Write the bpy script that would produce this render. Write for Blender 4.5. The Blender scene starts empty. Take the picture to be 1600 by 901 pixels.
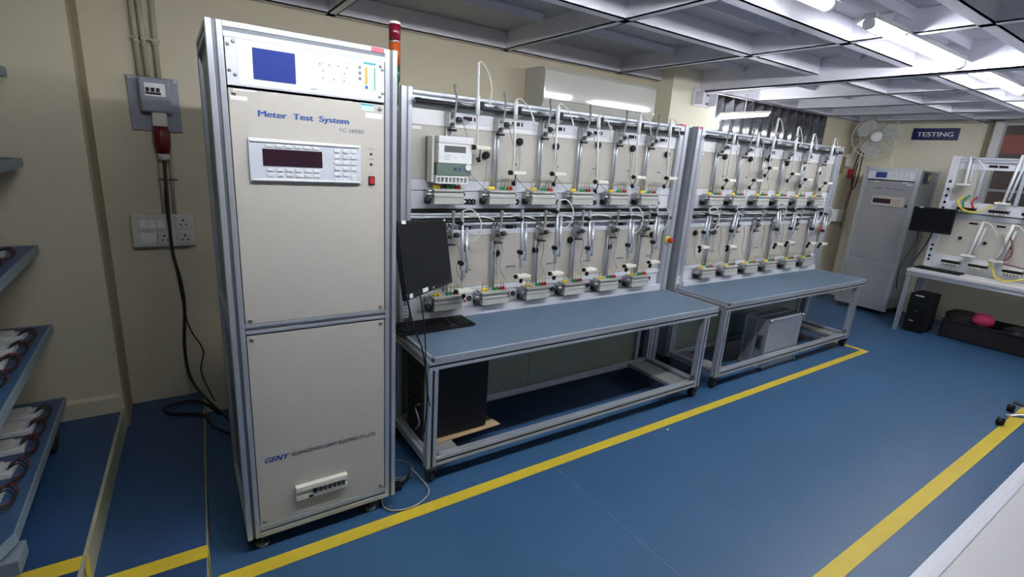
import bpy, bmesh, math, random
from mathutils import Vector, Matrix
random.seed(7)
S = bpy.context.scene
COL = S.collection
R = math.radians

# ------------------------------------------------------------------ camera, world, exposure
CAM_YAW, CAM_PITCH, CAM_ROLL, F_PX = R(34.27), R(14.857), R(-3.867), 780.5
cam = bpy.data.cameras.new('camera'); cam.sensor_width = 36; cam.lens = F_PX/1600*36; cam.clip_start = .02
co = bpy.data.objects.new('camera', cam); COL.objects.link(co); S.camera = co
_f = Vector((math.sin(CAM_YAW)*math.cos(CAM_PITCH), math.cos(CAM_YAW)*math.cos(CAM_PITCH), -math.sin(CAM_PITCH)))
_r = Vector((math.cos(CAM_YAW), -math.sin(CAM_YAW), 0)); _d = _f.cross(_r)
_r1 = math.cos(CAM_ROLL)*_r + math.sin(CAM_ROLL)*_d
_d1 = -math.sin(CAM_ROLL)*_r + math.cos(CAM_ROLL)*_d
co.matrix_world = Matrix(((_r1.x, -_d1.x, -_f.x, 0), (_r1.y, -_d1.y, -_f.y, 0), (_r1.z, -_d1.z, -_f.z, 1.6), (0, 0, 0, 1)))
w = bpy.data.worlds.new('world'); S.world = w; w.use_nodes = True
w.node_tree.nodes['Background'].inputs[0].default_value = (.75, .8, .9, 1)
w.node_tree.nodes['Background'].inputs[1].default_value = .3
S.view_settings.view_transform = 'Standard'; S.view_settings.look = 'None'
S.view_settings.gamma = 1; S.view_settings.use_curve_mapping = False
S.view_settings.exposure = 1.5
TUBE = 26.0          # strength of the tube lamps

# ------------------------------------------------------------------ materials
def mat(name, col, rough=.5, metal=0, noise=0, nscale=6, coat=0, emit=None, es=0, alpha=None, trans=0, bump=0, bscale=60, spec=.5, ior=None):
    m = bpy.data.materials.new(name); m.use_nodes = True
    nt = m.node_tree; b = nt.nodes['Principled BSDF']
    b.inputs['Base Color'].default_value = (*col, 1); b.inputs['Roughness'].default_value = rough
    b.inputs['Metallic'].default_value = metal; b.inputs['Coat Weight'].default_value = coat
    b.inputs['Specular IOR Level'].default_value = spec
    if emit: b.inputs['Emission Color'].default_value = (*emit, 1); b.inputs['Emission Strength'].default_value = es
    if trans: b.inputs['Transmission Weight'].default_value = trans
    if ior: b.inputs['IOR'].default_value = ior
    if alpha is not None: b.inputs['Alpha'].default_value = alpha
    tc = None
    if noise or bump:
        tc = nt.nodes.new('ShaderNodeTexCoord')
    if noise:
        n = nt.nodes.new('ShaderNodeTexNoise'); n.inputs['Scale'].default_value = nscale; n.inputs['Detail'].default_value = 4
        r = nt.nodes.new('ShaderNodeMapRange'); r.inputs['To Min'].default_value = 1-noise; r.inputs['To Max'].default_value = 1+noise
        v = nt.nodes.new('ShaderNodeMixRGB'); v.blend_type = 'MULTIPLY'; v.inputs[0].default_value = 1; v.inputs[1].default_value = (*col, 1)
        nt.links.new(tc.outputs['Object'], n.inputs['Vector']); nt.links.new(n.outputs['Fac'], r.inputs['Value'])
        nt.links.new(r.outputs[0], v.inputs[2]); nt.links.new(v.outputs[0], b.inputs['Base Color'])
    if bump:
        n2 = nt.nodes.new('ShaderNodeTexNoise'); n2.inputs['Scale'].default_value = bscale
        bp = nt.nodes.new('ShaderNodeBump'); bp.inputs['Strength'].default_value = bump; bp.inputs['Distance'].default_value = .002
        nt.links.new(tc.outputs['Object'], n2.inputs['Vector']); nt.links.new(n2.outputs['Fac'], bp.inputs['Height']); nt.links.new(bp.outputs[0], b.inputs['Normal'])
    return m
M = {}
def D(k, *a, **kw): M[k] = mat(k, *a, **kw)
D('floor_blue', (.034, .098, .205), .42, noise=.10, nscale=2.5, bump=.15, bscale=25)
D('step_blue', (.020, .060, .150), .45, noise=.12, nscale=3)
D('riser', (.34, .33, .22), .6, noise=.15, nscale=8)
D('wall_cream', (.63, .57, .425), .6, noise=.04, nscale=2, bump=.3, bscale=12)
D('wall_far', (.90, .85, .69), .6, noise=.03, nscale=2)
D('wall_dark', (.30, .26, .16), .6, noise=.05)  # dark wall tone; on the left return face it carries the shadow
D('lilac', (.84, .83, .91), .45, noise=.03, nscale=3)
D('deck', (.52, .52, .56), .5, noise=.06, nscale=1.5)
D('alu', (.53, .565, .62), .38, metal=.6, noise=.03, nscale=3)
D('alu_dark', (.16, .17, .19), .5, metal=.5)
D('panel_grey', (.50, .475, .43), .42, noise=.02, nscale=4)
D('station_panel', (.50, .475, .43), .35, noise=.015)
D('strip_white', (.66, .68, .74), .35)
D('white', (.80, .80, .80), .35)
D('block_grey', (.47, .47, .44), .4)
D('plug_red', (.17, .012, .018), .35)
D('offwhite', (.70, .68, .62), .4)
D('cream_plastic', (.80, .77, .68), .35)
D('ac_white', (.60, .60, .55), .07)
D('black', (.009, .009, .011), .4, spec=.25)
D('black_matte', (.010, .010, .011), .7)
D('rubber', (.015, .015, .016), .6)
D('screen', (.005, .006, .008), .4, spec=.15)
D('lcd_blue', (.035, .055, .26), .2)
D('lcd_dark', (.030, .012, .022), .2)
D('lcd_grey', (.13, .15, .14), .25)
D('keypad', (.58, .62, .68), .35)
D('key', (.66, .67, .68), .4)
D('text_blue', (.012, .075, .33), .5)
D('text_grey', (.20, .22, .28), .5)
D('text_dark', (.03, .03, .05), .5)
D('text_white', (.85, .85, .9), .5)
D('line_grey', (.50, .51, .54), .5)
D('sign_blue', (.010, .016, .13), .35)
D('red', (.42, .012, .014), .35)
D('red_lens', (.12, .005, .014), .2)
D('orange_lens', (.30, .06, .01), .2)
D('green_lens', (.02, .09, .04), .2)
D('pink_red', (.75, .10, .12), .5)
D('yellow', (.80, .62, .04), .4)
D('tape_yellow', (.62, .46, .03), .5, noise=.06, nscale=5)
D('green', (.02, .28, .10), .4)
D('teal', (.05, .34, .38), .4)
D('sticker_pale', (.55, .72, .70), .4)
D('sticker_orange', (.70, .36, .08), .4)
D('steel', (.40, .40, .40), .3, metal=.9)
D('dark_steel', (.07, .07, .075), .35, metal=.7)
D('chrome', (.75, .75, .77), .15, metal=1)
D('gold_pin', (.50, .38, .14), .35, metal=.6)
D('bench_blue', (.100, .158, .228), .42, noise=.03, nscale=2)
D('galv', (.36, .38, .36), .42, metal=.35, noise=.05, nscale=2)
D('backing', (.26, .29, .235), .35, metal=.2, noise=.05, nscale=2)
D('flight', (.50, .52, .55), .32, metal=.6, noise=.05, nscale=10)
D('cardboard', (.42, .30, .17), .8, noise=.05)
D('cable_white', (.76, .76, .72), .45)
D('cable_grey', (.28, .28, .27), .5)
D('cable_black', (.012, .012, .012), .4)
D('cable_red', (.16, .015, .02), .45)
D('cable_brown', (.20, .07, .05), .45)
D('box_lilac', (.27, .28, .34), .45)
D('switch_white', (.62, .63, .58), .4)
D('conduit', (.44, .40, .29), .5)
D('shelf_edge', (.22, .28, .32), .45)
D('shelf_blue', (.045, .10, .20), .45)
D('corrugated', (.36, .36, .38), .22, metal=.9, noise=.7, nscale=7)
D('glass', (.50, .52, .52), .04, alpha=.12)
D('glass_dark', (.06, .06, .06), .08)
D('clear', (.75, .85, .80), .08, alpha=.35)
D('green_pcb', (.17, .23, .20), .3, alpha=.9)
D('outside_brown', (.10, .055, .045), .7, noise=.4, nscale=2)
D('outside_red', (.36, .03, .02), .6)
D('pink', (.75, .05, .18), .6)
D('table_grey', (.60, .59, .60), .4)
D('table_white', (.72, .70, .72), .4)
D('fan_white', (.62, .62, .58), .35)
D('fan_blade', (.62, .64, .62), .3, alpha=.6)
D('wood', (.30, .19, .09), .6, noise=.2)
D('far_grey', (.30, .305, .33), .42, metal=.1, noise=.03)
D('tube_glow', (.9, .9, .9), .4, emit=(.93, .96, 1.0), es=TUBE)

# ------------------------------------------------------------------ mesh helpers
class MB:
    def __init__(s): s.bm = bmesh.new()
    def box(s, a, b):
        (x0, y0, z0), (x1, y1, z1) = a, b
        v = [s.bm.verts.new(p) for p in ((x0,y0,z0),(x1,y0,z0),(x1,y1,z0),(x0,y1,z0),(x0,y0,z1),(x1,y0,z1),(x1,y1,z1),(x0,y1,z1))]
        for f in ((0,3,2,1),(4,5,6,7),(0,1,5,4),(1,2,6,5),(2,3,7,6),(3,0,4,7)): s.bm.faces.new([v[i] for i in f])
        return s
    def frame(s, p, q):
        d = (Vector(q)-Vector(p)).normalized(); up = Vector((0,0,1)) if abs(d.z) < .9 else Vector((1,0,0))
        a = d.cross(up).normalized(); b = d.cross(a).normalized(); return d, a, b
    def tube(s, pts, r, seg=8, cap=True):
        pts = [Vector(p) for p in pts]; rs = r if isinstance(r, (list, tuple)) else [r]*len(pts)
        rings = []; a = None
        for i, p in enumerate(pts):
            d = (pts[min(i+1, len(pts)-1)] - pts[max(i-1, 0)]).normalized()
            if a is None:
                up = Vector((0,0,1)) if abs(d.z) < .9 else Vector((1,0,0)); a = d.cross(up).normalized()
            else:
                a = (a - d*a.dot(d)).normalized()
            b = d.cross(a)
            rings.append([s.bm.verts.new(p + rs[i]*(a*math.cos(2*math.pi*k/seg) + b*math.sin(2*math.pi*k/seg))) for k in range(seg)])
        for i in range(len(rings)-1):
            for k in range(seg):
                f = s.bm.faces.new((rings[i][k], rings[i][(k+1)%seg], rings[i+1][(k+1)%seg], rings[i+1][k])); f.smooth = True
        if cap:
            s.bm.faces.new(rings[0]); s.bm.faces.new(rings[-1][::-1])
        return s
    def cyl(s, p, q, r, seg=16): return s.tube([p, q], r, seg)
    def prism(s, poly, off):
        off = Vector(off); a = [s.bm.verts.new(Vector(p)) for p in poly]; b = [s.bm.verts.new(Vector(p)+off) for p in poly]; n = len(a)
        s.bm.faces.new(a[::-1]); s.bm.faces.new(b)
        for i in range(n): s.bm.faces.new((a[i], a[(i+1)%n], b[(i+1)%n], b[i]))
        return s
    def extr(s, p, q, w, h, slot=.011, dep=.011):
        """slotted aluminium extrusion from p to q along an axis; w and h across."""
        p, q = Vector(p), Vector(q); d = (q-p)
        ax = max(range(3), key=lambda i: abs(d[i])); o = [i for i in range(3) if i != ax]
        U = Vector([1 if i == o[0] else 0 for i in range(3)]); V = Vector([1 if i == o[1] else 0 for i in range(3)])
        a, b, t = w/2, h/2, slot/2
        poly = [(-a,-b),(-t,-b),(-t,-b+dep),(t,-b+dep),(t,-b),(a,-b),(a,-t),(a-dep,-t),(a-dep,t),(a,t),(a,b),(t,b),(t,b-dep),(-t,b-dep),(-t,b),(-a,b),(-a,t),(-a+dep,t),(-a+dep,-t),(-a,-t)]
        return s.prism([p + U*x + V*y for x, y in poly], d)
    def sphere(s, c, r, sc=(1,1,1)):
        g = bmesh.ops.create_uvsphere(s.bm, u_segments=16, v_segments=10, radius=r)
        for v in g['verts']: v.co = Vector(c) + Vector((v.co.x*sc[0], v.co.y*sc[1], v.co.z*sc[2]))
        for f in s.bm.faces:
            if all(v in g['verts'] for v in f.verts[:1]): pass
        return s
    def torus(s, c, R_, r, n='y', seg=24, k=6):
        c = Vector(c); pts = []
        for i in range(seg+1):
            t = 2*math.pi*i/seg
            a, b = R_*math.cos(t), R_*math.sin(t)
            pts.append(c + (Vector((a,0,b)) if n == 'y' else Vector((0,a,b)) if n == 'x' else Vector((a,b,0))))
        return s.tube(pts, r, k, cap=False)
    def lathe(s, prof, c, axis='z', seg=24):
        c = Vector(c); rings = []
        for (r, h) in prof:
            ring = []
            for k in range(seg):
                t = 2*math.pi*k/seg; a, b = r*math.cos(t), r*math.sin(t)
                ring.append(s.bm.verts.new(c + (Vector((a,b,h)) if axis == 'z' else Vector((a,h,b)) if axis == 'y' else Vector((h,a,b)))))
            rings.append(ring)
        for i in range(len(rings)-1):
            for k in range(seg):
                f = s.bm.faces.new((rings[i][k], rings[i][(k+1)%seg], rings[i+1][(k+1)%seg], rings[i+1][k])); f.smooth = True
        s.bm.faces.new(rings[0]); s.bm.faces.new(rings[-1][::-1])
        return s
    def build(s, name, m, parent=None, bev=0, smooth=False):
        bmesh.ops.recalc_face_normals(s.bm, faces=s.bm.faces)
        me = bpy.data.meshes.new(name); s.bm.to_mesh(me); s.bm.free()
        me.materials.append(M[m] if isinstance(m, str) else m)
        if smooth:
            for p in me.polygons: p.use_smooth = True
        o = bpy.data.objects.new(name, me); COL.objects.link(o)
        if parent: o.parent = parent
        if bev:
            b = o.modifiers.new('bevel', 'BEVEL'); b.width = bev; b.segments = 2; b.limit_method = 'ANGLE'; b.angle_limit = R(40)
        return o
def thing(name, label, cat, loc=(0,0,0), group=None, rz=0):
    o = bpy.data.objects.new(name, None); COL.objects.link(o); o.location = loc; o.rotation_euler = (0,0,rz); o.empty_display_size = .05
    o['label'] = label; o['category'] = cat
    if group: o['group'] = group
    return o
def tag(o, label, cat, group=None, kind=None):
    o['label'] = label; o['category'] = cat
    if group: o['group'] = group
    if kind: o['kind'] = kind
    return o
def struct(o): o['kind'] = 'structure'; return o
def box(name, a, b, m, parent=None, bev=0): return MB().box(a, b).build(name, m, parent, bev)
def dup(root, loc, label=None, group=None):
    r = root.copy(); COL.objects.link(r); r.location = loc
    if label: r['label'] = label
    if group: r['group'] = group
    for ch in list(root.children):
        c = ch.copy(); COL.objects.link(c); c.parent = r
        for g in list(ch.children):
            d = g.copy(); COL.objects.link(d); d.parent = c
    return r
def dup_part(o, loc, parent):
    c = o.copy(); COL.objects.link(c); c.parent = parent; c.location = loc; return c
def place(root, keep=()):
    """move an Empty's origin to where its parts stand: parts were modelled in world space"""
    l = Vector(root.location)
    for ch in root.children:
        if ch.name in keep: continue
        ch.matrix_parent_inverse = Matrix.Translation(-l)
def bez(pts, n=8):
    """smooth curve through points"""
    P = [Vector(p) for p in pts]; out = []
    for i in range(len(P)-1):
        p0, p1, p2, p3 = P[max(i-1,0)], P[i], P[i+1], P[min(i+2,len(P)-1)]
        for k in range(n):
            t = k/n
            out.append(.5*((2*p1)+(-p0+p2)*t+(2*p0-5*p1+4*p2-p3)*t*t+(-p0+3*p1-3*p2+p3)*t**3))
    out.append(P[-1]); return out
_cap = None
def text(name, body, x0, x1, zb, cap, y, m, parent, shear=0, bold=0, face='-y', sp=1, depth=.0006):
    """lettering as real geometry: runs x0..x1 with baseline zb and capital height cap on plane y (face -y) or on plane x (face -x, running y0..y1)"""
    global _cap
    def conv(s, sh=0, of=0):
        c = bpy.data.curves.new(name, 'FONT'); c.body = s; c.shear = sh; c.space_word = sp; c.extrude = .01
        o = bpy.data.objects.new(name, c); COL.objects.link(o)
        dg = bpy.context.evaluated_depsgraph_get(); me = bpy.data.meshes.new_from_object(o.evaluated_get(dg))
        bpy.data.objects.remove(o); bpy.data.curves.remove(c); return me
    if _cap is None:
        h = conv('H'); _cap = max(v.co.y for v in h.vertices)
    me = conv(body, shear)
    if bold:
        bm = bmesh.new(); n0 = bold*1.1
        for k in (-1,-.33,.33,1):
            m2 = me.copy()
            for v in m2.vertices: v.co.x += k*n0; v.co.z += .002*(k+1)
            bm.from_mesh(m2); bpy.data.meshes.remove(m2)
        bm.to_mesh(me); bm.free()
    xs = [v.co.x for v in me.vertices]; a, b = min(xs), max(xs); k = (x1-x0)/(b-a)
    for v in me.vertices:
        X = x0 + (v.co.x-a)*k; Z = zb + v.co.y*cap/_cap; Dp = -(v.co.z+.01)*depth/.02
        v.co = Vector((X, y+Dp, Z)) if face == '-y' else Vector((y+Dp, X, Z))
    me.name = name; me.materials.clear(); me.materials.append(M[m])
    o = bpy.data.objects.new(name, me); COL.objects.link(o)
    if parent: o.parent = parent
    return o

# ------------------------------------------------------------------ the setting
WALL_Y = 3.2
def poly_slab(name, pts, z0, z1, m):
    return struct(MB().prism([(x,y,z0) for x,y in pts], (0,0,z1-z0)).build(name, m))
poly_slab('floor', [(-.05,-3.5),(7.7,-3.5),(7.7,3.25),(-.05,3.25)], -.1, 0, 'floor_blue')
s1 = lambda y: .025 + (y-2.96)*.038          # right edge of the lower step
s2 = lambda y: -.312 + (y-2.91)*.033         # right edge of the upper step
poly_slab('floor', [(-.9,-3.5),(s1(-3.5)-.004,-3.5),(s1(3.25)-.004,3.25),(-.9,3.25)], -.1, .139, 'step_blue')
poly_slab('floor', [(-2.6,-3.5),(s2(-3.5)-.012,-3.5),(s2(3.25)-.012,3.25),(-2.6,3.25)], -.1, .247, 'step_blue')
poly_slab('trim_1', [(s1(-3.5)-.004,-3.5),(s1(-3.5),-3.5),(s1(3.2),3.2),(s1(3.2)-.004,3.2)], 0, .137, 'riser')
poly_slab('trim_2', [(s2(-3.5)-.012,-3.5),(s2(-3.5),-3.5),(s2(3.2),3.2),(s2(3.2)-.012,3.2)], .139, .249, 'riser')
# back wall with an opening for the corrugated panel
mw = MB().box((-2.6,WALL_Y,-.1),(4.38,WALL_Y+.15,2.75)).box((4.38,WALL_Y,-.1),(6.55,WALL_Y+.15,1.55)).box((6.55,WALL_Y,-.1),(7.8,WALL_Y+.15,2.75)).box((4.38,WALL_Y,2.42),(6.55,WALL_Y+.15,2.75))
struct(mw.build('wall_back', 'wall_cream'))
struct(MB().box((-2.6,2.92,.247),(-.312,WALL_Y,2.75)).build('wall_back', 'wall_cream'))
struct(MB().box((-.3125,2.94,.139),(-.302,WALL_Y,2.75)).build('wall_return_shaded', 'wall_dark'))  # return face of the wall block, its shade put into the colour
struct(MB().prism([(-2.5,2.92,.247),(-2.5,2.895,.247),(-2.5,2.895,.325),(-2.5,2.92,.337)], (2.178,0,0)).build('baseboard_back', 'wall_cream'))
struct(MB().box((3.52,3.0,0),(4.14,WALL_Y,2.75)).build('wall_back', 'wall_far', bev=.004))
struct(box('wall_left', (-2.75,-3.5,-.1), (-2.6,3.35,2.75), 'wall_cream'))
struct(box('wall_front', (-2.75,-3.65,-.1), (7.8,-3.5,2.75), 'wall_cream'))
# right (far) wall with a window opening from y=1.87 to y=-1.2
mw = MB().box((7.65,1.93,-.1),(7.8,3.35,2.75)).box((7.65,-3.65,-.1),(7.8,-1.2,2.75)).box((7.65,-1.2,-.1),(7.8,1.93,.95)).box((7.65,-1.2,2.36),(7.8,1.93,2.75))
struct(mw.build('wall_right', 'wall_far'))
struct(box('wall_right', (7.60,2.84,0), (7.65,3.2,2.36), 'wall_far', bev=.004))
wf = MB()
for a, b in (((7.60,1.85,.95),(7.70,1.93,2.36)), ((7.60,-1.2,.95),(7.70,-1.12,2.36)), ((7.60,-1.2,.95),(7.70,1.93,1.0)), ((7.60,-1.2,2.31),(7.70,1.93,2.36)), ((7.62,.36,.95),(7.68,.43,2.36))): wf.box(a, b)
wf = struct(wf.build('window_1', 'white', bev=.004))
struct(box('window_pane', (7.645,-1.14,.98), (7.65,1.87,2.33), 'glass_dark')).data.materials[0] = M['glass']
struct(box('trim_4', (7.615,1.955,.95), (7.65,1.985,2.36), 'wall_dark'))
yard = thing('storefront_facade', 'brown facade with a red board seen through the window at right', 'building', (8.6,0,0))
box('facade', (8.6,-2.5,0), (8.7,3.4,3.2), 'outside_brown', yard)
box('red_board', (8.55,-2.5,2.02), (8.6,2.5,2.24), 'outside_red', yard)
for i, z in enumerate((1.25,1.56,1.86,2.35,2.52)): box('ledge', (8.53,-2.5,z), (8.6,2.6,z+.03), 'line_grey', yard)
place(yard)
# corrugated shiny sheet over the back rack
bm = MB()
n = 120; pts = []
for i in range(n+1):
    x = 4.385 + 2.16*i/n
    pts.append((x, 3.215 + .014*math.sin((x-4.38)/.085*2*math.pi/2)))
lo = [bm.bm.verts.new((x,y,1.555)) for x,y in pts]; hi = [bm.bm.verts.new((x,y,2.415)) for x,y in pts]
for i in range(n): f = bm.bm.faces.new((lo[i],lo[i+1],hi[i+1],hi[i])); f.smooth = True
sh = bm.build('corrugated_panel', 'corrugated'); sm = sh.modifiers.new('thickness','SOLIDIFY'); sm.thickness = .004
tag(sh, 'dark shiny corrugated metal sheet high in the wall behind the far rack', 'wall sheet')

# ceiling: grey deck sheets on lilac steel beams
DECK = 2.40
struct(box('ceiling', (-2.6,-3.5,DECK), (7.75,3.3,DECK+.05), 'deck'))
def ibeam_x(y, zb=2.29, x0=-2.6, x1=7.65, wd=.06, name='ceiling_beam'):
    return MB().box((x0,y-.004,zb+.006),(x1,y+.004,DECK)).box((x0,y-wd/2,zb),(x1,y+wd/2,zb+.006)).box((x0,y-wd/2+.0,zb),(x1,y-wd/2+.006,DECK)).build(name, 'lilac')
def ibeam_y(x, zb=2.29, y0=-3.5, y1=3.2, wd=.05, name='ceiling_beam'):
    return MB().box((x-wd/2,y0,zb),(x+wd/2,y1,zb+.006)).box((x-wd/2,y0,zb),(x-wd/2+.006,y1,DECK)).box((x+wd/2-.006,y0,zb),(x+wd/2,y1,DECK)).build(name, 'lilac')
for y, d in ((3.16,'against the back wall'),(2.04,'over the near bench'),(1.48,'just behind the tube lamps'),(.9,'in front of the tube lamps'),(-.1,''),(-1.2,''),(-2.3,'')):
    struct(ibeam_x(y))
for x in (-1.4,-.3,.81,1.97,3.05,4.1,5.0,5.75,6.5,7.2):
    struct(ibeam_y(x))
cb = MB().box((3.86,-3.5,2.235),(3.93,3.0,2.245)).box((3.86,-3.5,2.235),(3.868,3.0,DECK)).box((3.922,-3.5,2.235),(3.93,3.0,DECK)).build('ceiling_beam', 'lilac'); struct(cb)
for x0 in (-.3,.81,1.97,3.05,4.1,5.0,5.75,6.5):
    for y in (2.60,1.76,1.19,.4):
        struct(MB().box((x0+.03,y-.018,DECK-.006),(x0+1.05 if x0 < 5 else x0+.7,y+.018,DECK-.001)).box((x0+.03,y-.003,DECK-.045),(x0+1.05 if x0 < 5 else x0+.7,y+.003,DECK-.004)).build('ceiling_stiffener', 'lilac'))
br = thing('beam_bracket', 'lilac steel bracket bolted under the deep beam on the cream column', 'bracket', (3.86,2.98,2.15))
MB().box((3.78,2.98,2.12),(4.02,2.996,2.27)).box((3.80,2.90,2.13),(3.81,2.98,2.235)).box((3.99,2.90,2.13),(4.0,2.98,2.235)).build('plate', 'lilac', br, .002)
for bx in (3.84,3.96):
    for bz in (2.15,2.22): MB().cyl((bx,2.98,bz),(bx,2.965,bz),.011,6).build('bolt', 'steel', br)
place(br)

# tape lines on the floor
def strip(pts, z, h=.0015): return MB().prism([(x,y,z) for x,y in pts], (0,0,h))
tp = strip([(.006,1.838),(5.40,1.868),(5.40,2.25),(5.452,2.25),(5.452,1.815),(5.40,1.812),(.006,1.772)], .0002).build('floor_tape', 'tape_yellow')
tag(tp, 'long yellow floor tape running along both benches and turning a corner', 'floor tape')
tp = strip([(1.0,.668),(5.6,.690),(5.6,.612),(1.0,.602)], .0002).build('floor_tape', 'tape_yellow')
tag(tp, 'yellow floor tape crossing the open floor beside the grey table', 'floor tape')
MBs = strip([(s2(1.8)+.002,1.79),(s1(1.8)-.001,1.79),(s1(1.85)-.001,1.856),(s2(1.85)+.002,1.856)], .139).box((s1(1.82)+.0005,1.772,.0),(s1(1.82)+.0015+.001,1.838,.1405))
tag(MBs.build('floor_tape', 'tape_yellow'), 'yellow tape across the lower step and down its front', 'floor tape')
MBs = strip([(-.75,1.79),(s2(1.8),1.79),(s2(1.85),1.856),(-.75,1.856)], .247).box((s2(1.82)+.0015,1.79,.1405),(s2(1.82)+.003,1.856,.2485))
tag(MBs.build('floor_tape', 'tape_yellow'), 'yellow tape across the upper step beside the shelving', 'floor tape')
struct(strip([(1.571,1.76),(1.575,1.76),(1.561,-1.0),(1.557,-1.0)], .0, .0008).build('trim_5', 'line_grey')).data.materials[0] = mat('seam', (.10,.16,.30), .5)
tag(MB().sphere((2.445,1.75,.006),.007,(1.3,1,.8)).build('paper_scrap', 'white'), 'tiny white scrap lying on the blue floor in front of the near bench', 'scrap')

# ------------------------------------------------------------------ tube lamps
def tube_lamp(x0, y, z, L, label, g='ceiling tube lamps'):
    t = thing('tube_lamp', label, 'ceiling lamp', (x0+L/2, y, z), g)
    MB().prism([(-L/2,-.052,.008),(-L/2,-.048,.006),(-L/2,-.02,.024),(-L/2,.02,.024),(-L/2,.048,.006),(-L/2,.052,.008),(-L/2,.025,.045),(-L/2,-.025,.045)],(L,0,0)).build('housing', 'white', t, .003)
    MB().cyl((-L/2+.03,0,0),(L/2-.03,0,0),.021,14).build('tube', 'tube_glow', t)
    for s in (-1,1): MB().lathe([(.024,-.014),(.027,0),(.024,.014)], (s*(L/2-.016),0,.004), 'x', 14).build('end_cap', 'white', t)
    for s in (-.3,.3): MB().cyl((s*L,0,.04),(s*L,0,DECK-z),.004,6).build('hanger', 'lilac', t)
    c = bez([(.12*L,0.02,.03),(.17*L,.06,.02),(.16*L,.07,.07),(.10*L,.03,DECK-z-.01)], 6); MB().tube(c, .004, 6).build('cord', 'cable_white', t)
    return t
tube_lamp(1.12,1.215,2.275,1.19,'glowing tube lamp cut off by the top edge of the photo')
tube_lamp(2.66,1.215,2.275,1.19,'glowing tube lamp in the middle of the ceiling row')
tube_lamp(3.93,1.215,2.275,1.19,'glowing tube lamp at the right end of the ceiling row')
tube_lamp(5.4,1.215,2.275,1.19,'unseen tube lamp added to the ceiling row beyond the right edge')  # out of view, added to give the room more light
tube_lamp(-.15,1.215,2.275,1.19,'tube lamp of the ceiling row above and in front of the tall cabinet')
tube_lamp(4.4,-2.2,2.275,1.19,'unseen tube lamp added behind the photographer, over the open floor')  # out-of-view lamp added to raise the brightness
t = thing('short_tube_lamp', 'short glowing tube lamp above the left end of the far rack', 'lamp', (4.5,2.98,2.1))
MB().cyl((4.5,2.72,2.108),(4.5,3.19,2.092),.016,14).build('tube', 'tube_glow', t)
MB().box((4.485,2.70,2.116),(4.515,3.2,2.136)).build('housing', 'white', t); MB().cyl((4.5,2.95,2.13),(4.5,2.95,2.29),.006,8).build('hanger', 'lilac', t)
place(t)

# ------------------------------------------------------------------ the tall test cabinet
CY = 1.891; X0, X1, ZB, ZT, CD = .115, .716, .066, 1.94, .55
cab = thing('test_cabinet', 'tall beige test system cabinet with aluminium frame, blue screen and keypad', 'cabinet', (.415, CY+CD/2, 0))
W = .046
for x in (X0+W/2, X1-W/2):
    for y in (CY+W/2, CY+CD-W/2):
        MB().extr((x,y,ZB),(x,y,ZT),W,W).build('post', 'alu', cab, .002)
        MB().cyl((x,y,ZT-.0005),(x,y,ZT+.001),.006,8).build('post_hole', 'black_matte', cab)
for z in (ZT-W/2, .942, ZB+.026):
    h = .052 if z < .2 else (.036 if z < 1 else W)
    MB().extr((X0+W,CY+W/2-.001,z),(X1-W,CY+W/2-.001,z),W,h).build('cross_rail', 'alu', cab, .0015)
    MB().extr((X0+W,CY+CD-W/2,z),(X1-W,CY+CD-W/2,z),W,W).build('cross_rail', 'alu', cab)
    for x in (X0+W/2, X1-W/2): MB().extr((x,CY+W,z),(x,CY+CD-W,z),W,W).build('cross_rail', 'alu', cab)
for z in (ZT-W/2,.942,ZB+.026): box('slot_shade_strip',(X0+W,CY+.001,z-.0052),(X1-W,CY+.006,z+.0052),'alu_dark',cab)  # added dark strips stand for the shade inside the frame slots
for x in (X0+W/2,X1-W/2): box('slot_shade_strip',(x-.0052,CY+.006,ZB+.001),(x+.0052,CY+.0105,ZT-.001),'alu_dark',cab)
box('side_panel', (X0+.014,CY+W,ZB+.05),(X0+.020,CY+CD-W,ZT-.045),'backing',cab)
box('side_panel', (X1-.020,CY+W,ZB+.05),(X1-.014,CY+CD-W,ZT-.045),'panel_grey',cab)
box('back_panel', (X0+W,CY+CD-.02,ZB+.05),(X1-W,CY+CD-.014,ZT-.045),'panel_grey',cab)
box('top_panel', (X0+W,CY+W,ZT-.03),(X1-W,CY+CD-W,ZT-.02),'panel_grey',cab)
PX0, PX1 = X0+W+.003, X1-W-.003
yf = CY+.002
up = box('upper_panel', (PX0,yf,.962),(PX1,yf+.004,1.748),'panel_grey',cab,.001)
lw = box('lower_panel', (PX0,yf,.120),(PX1,yf+.004,.918),'panel_grey',cab,.001)
for (x,z,p) in ((PX0+.016,1.733,up),(PX1-.016,1.733,up),(PX0+.016,.975,up),(PX1-.016,.975,up),(PX0+.016,.903,lw),(PX1-.016,.903,lw),(PX0+.016,.135,lw),(PX1-.016,.135,lw)):
    MB().lathe([(.0075,0),(.0075,-.003),(.004,-.0045)], (x,yf,z), 'y', 12).build('screw', 'steel', p)
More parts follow.
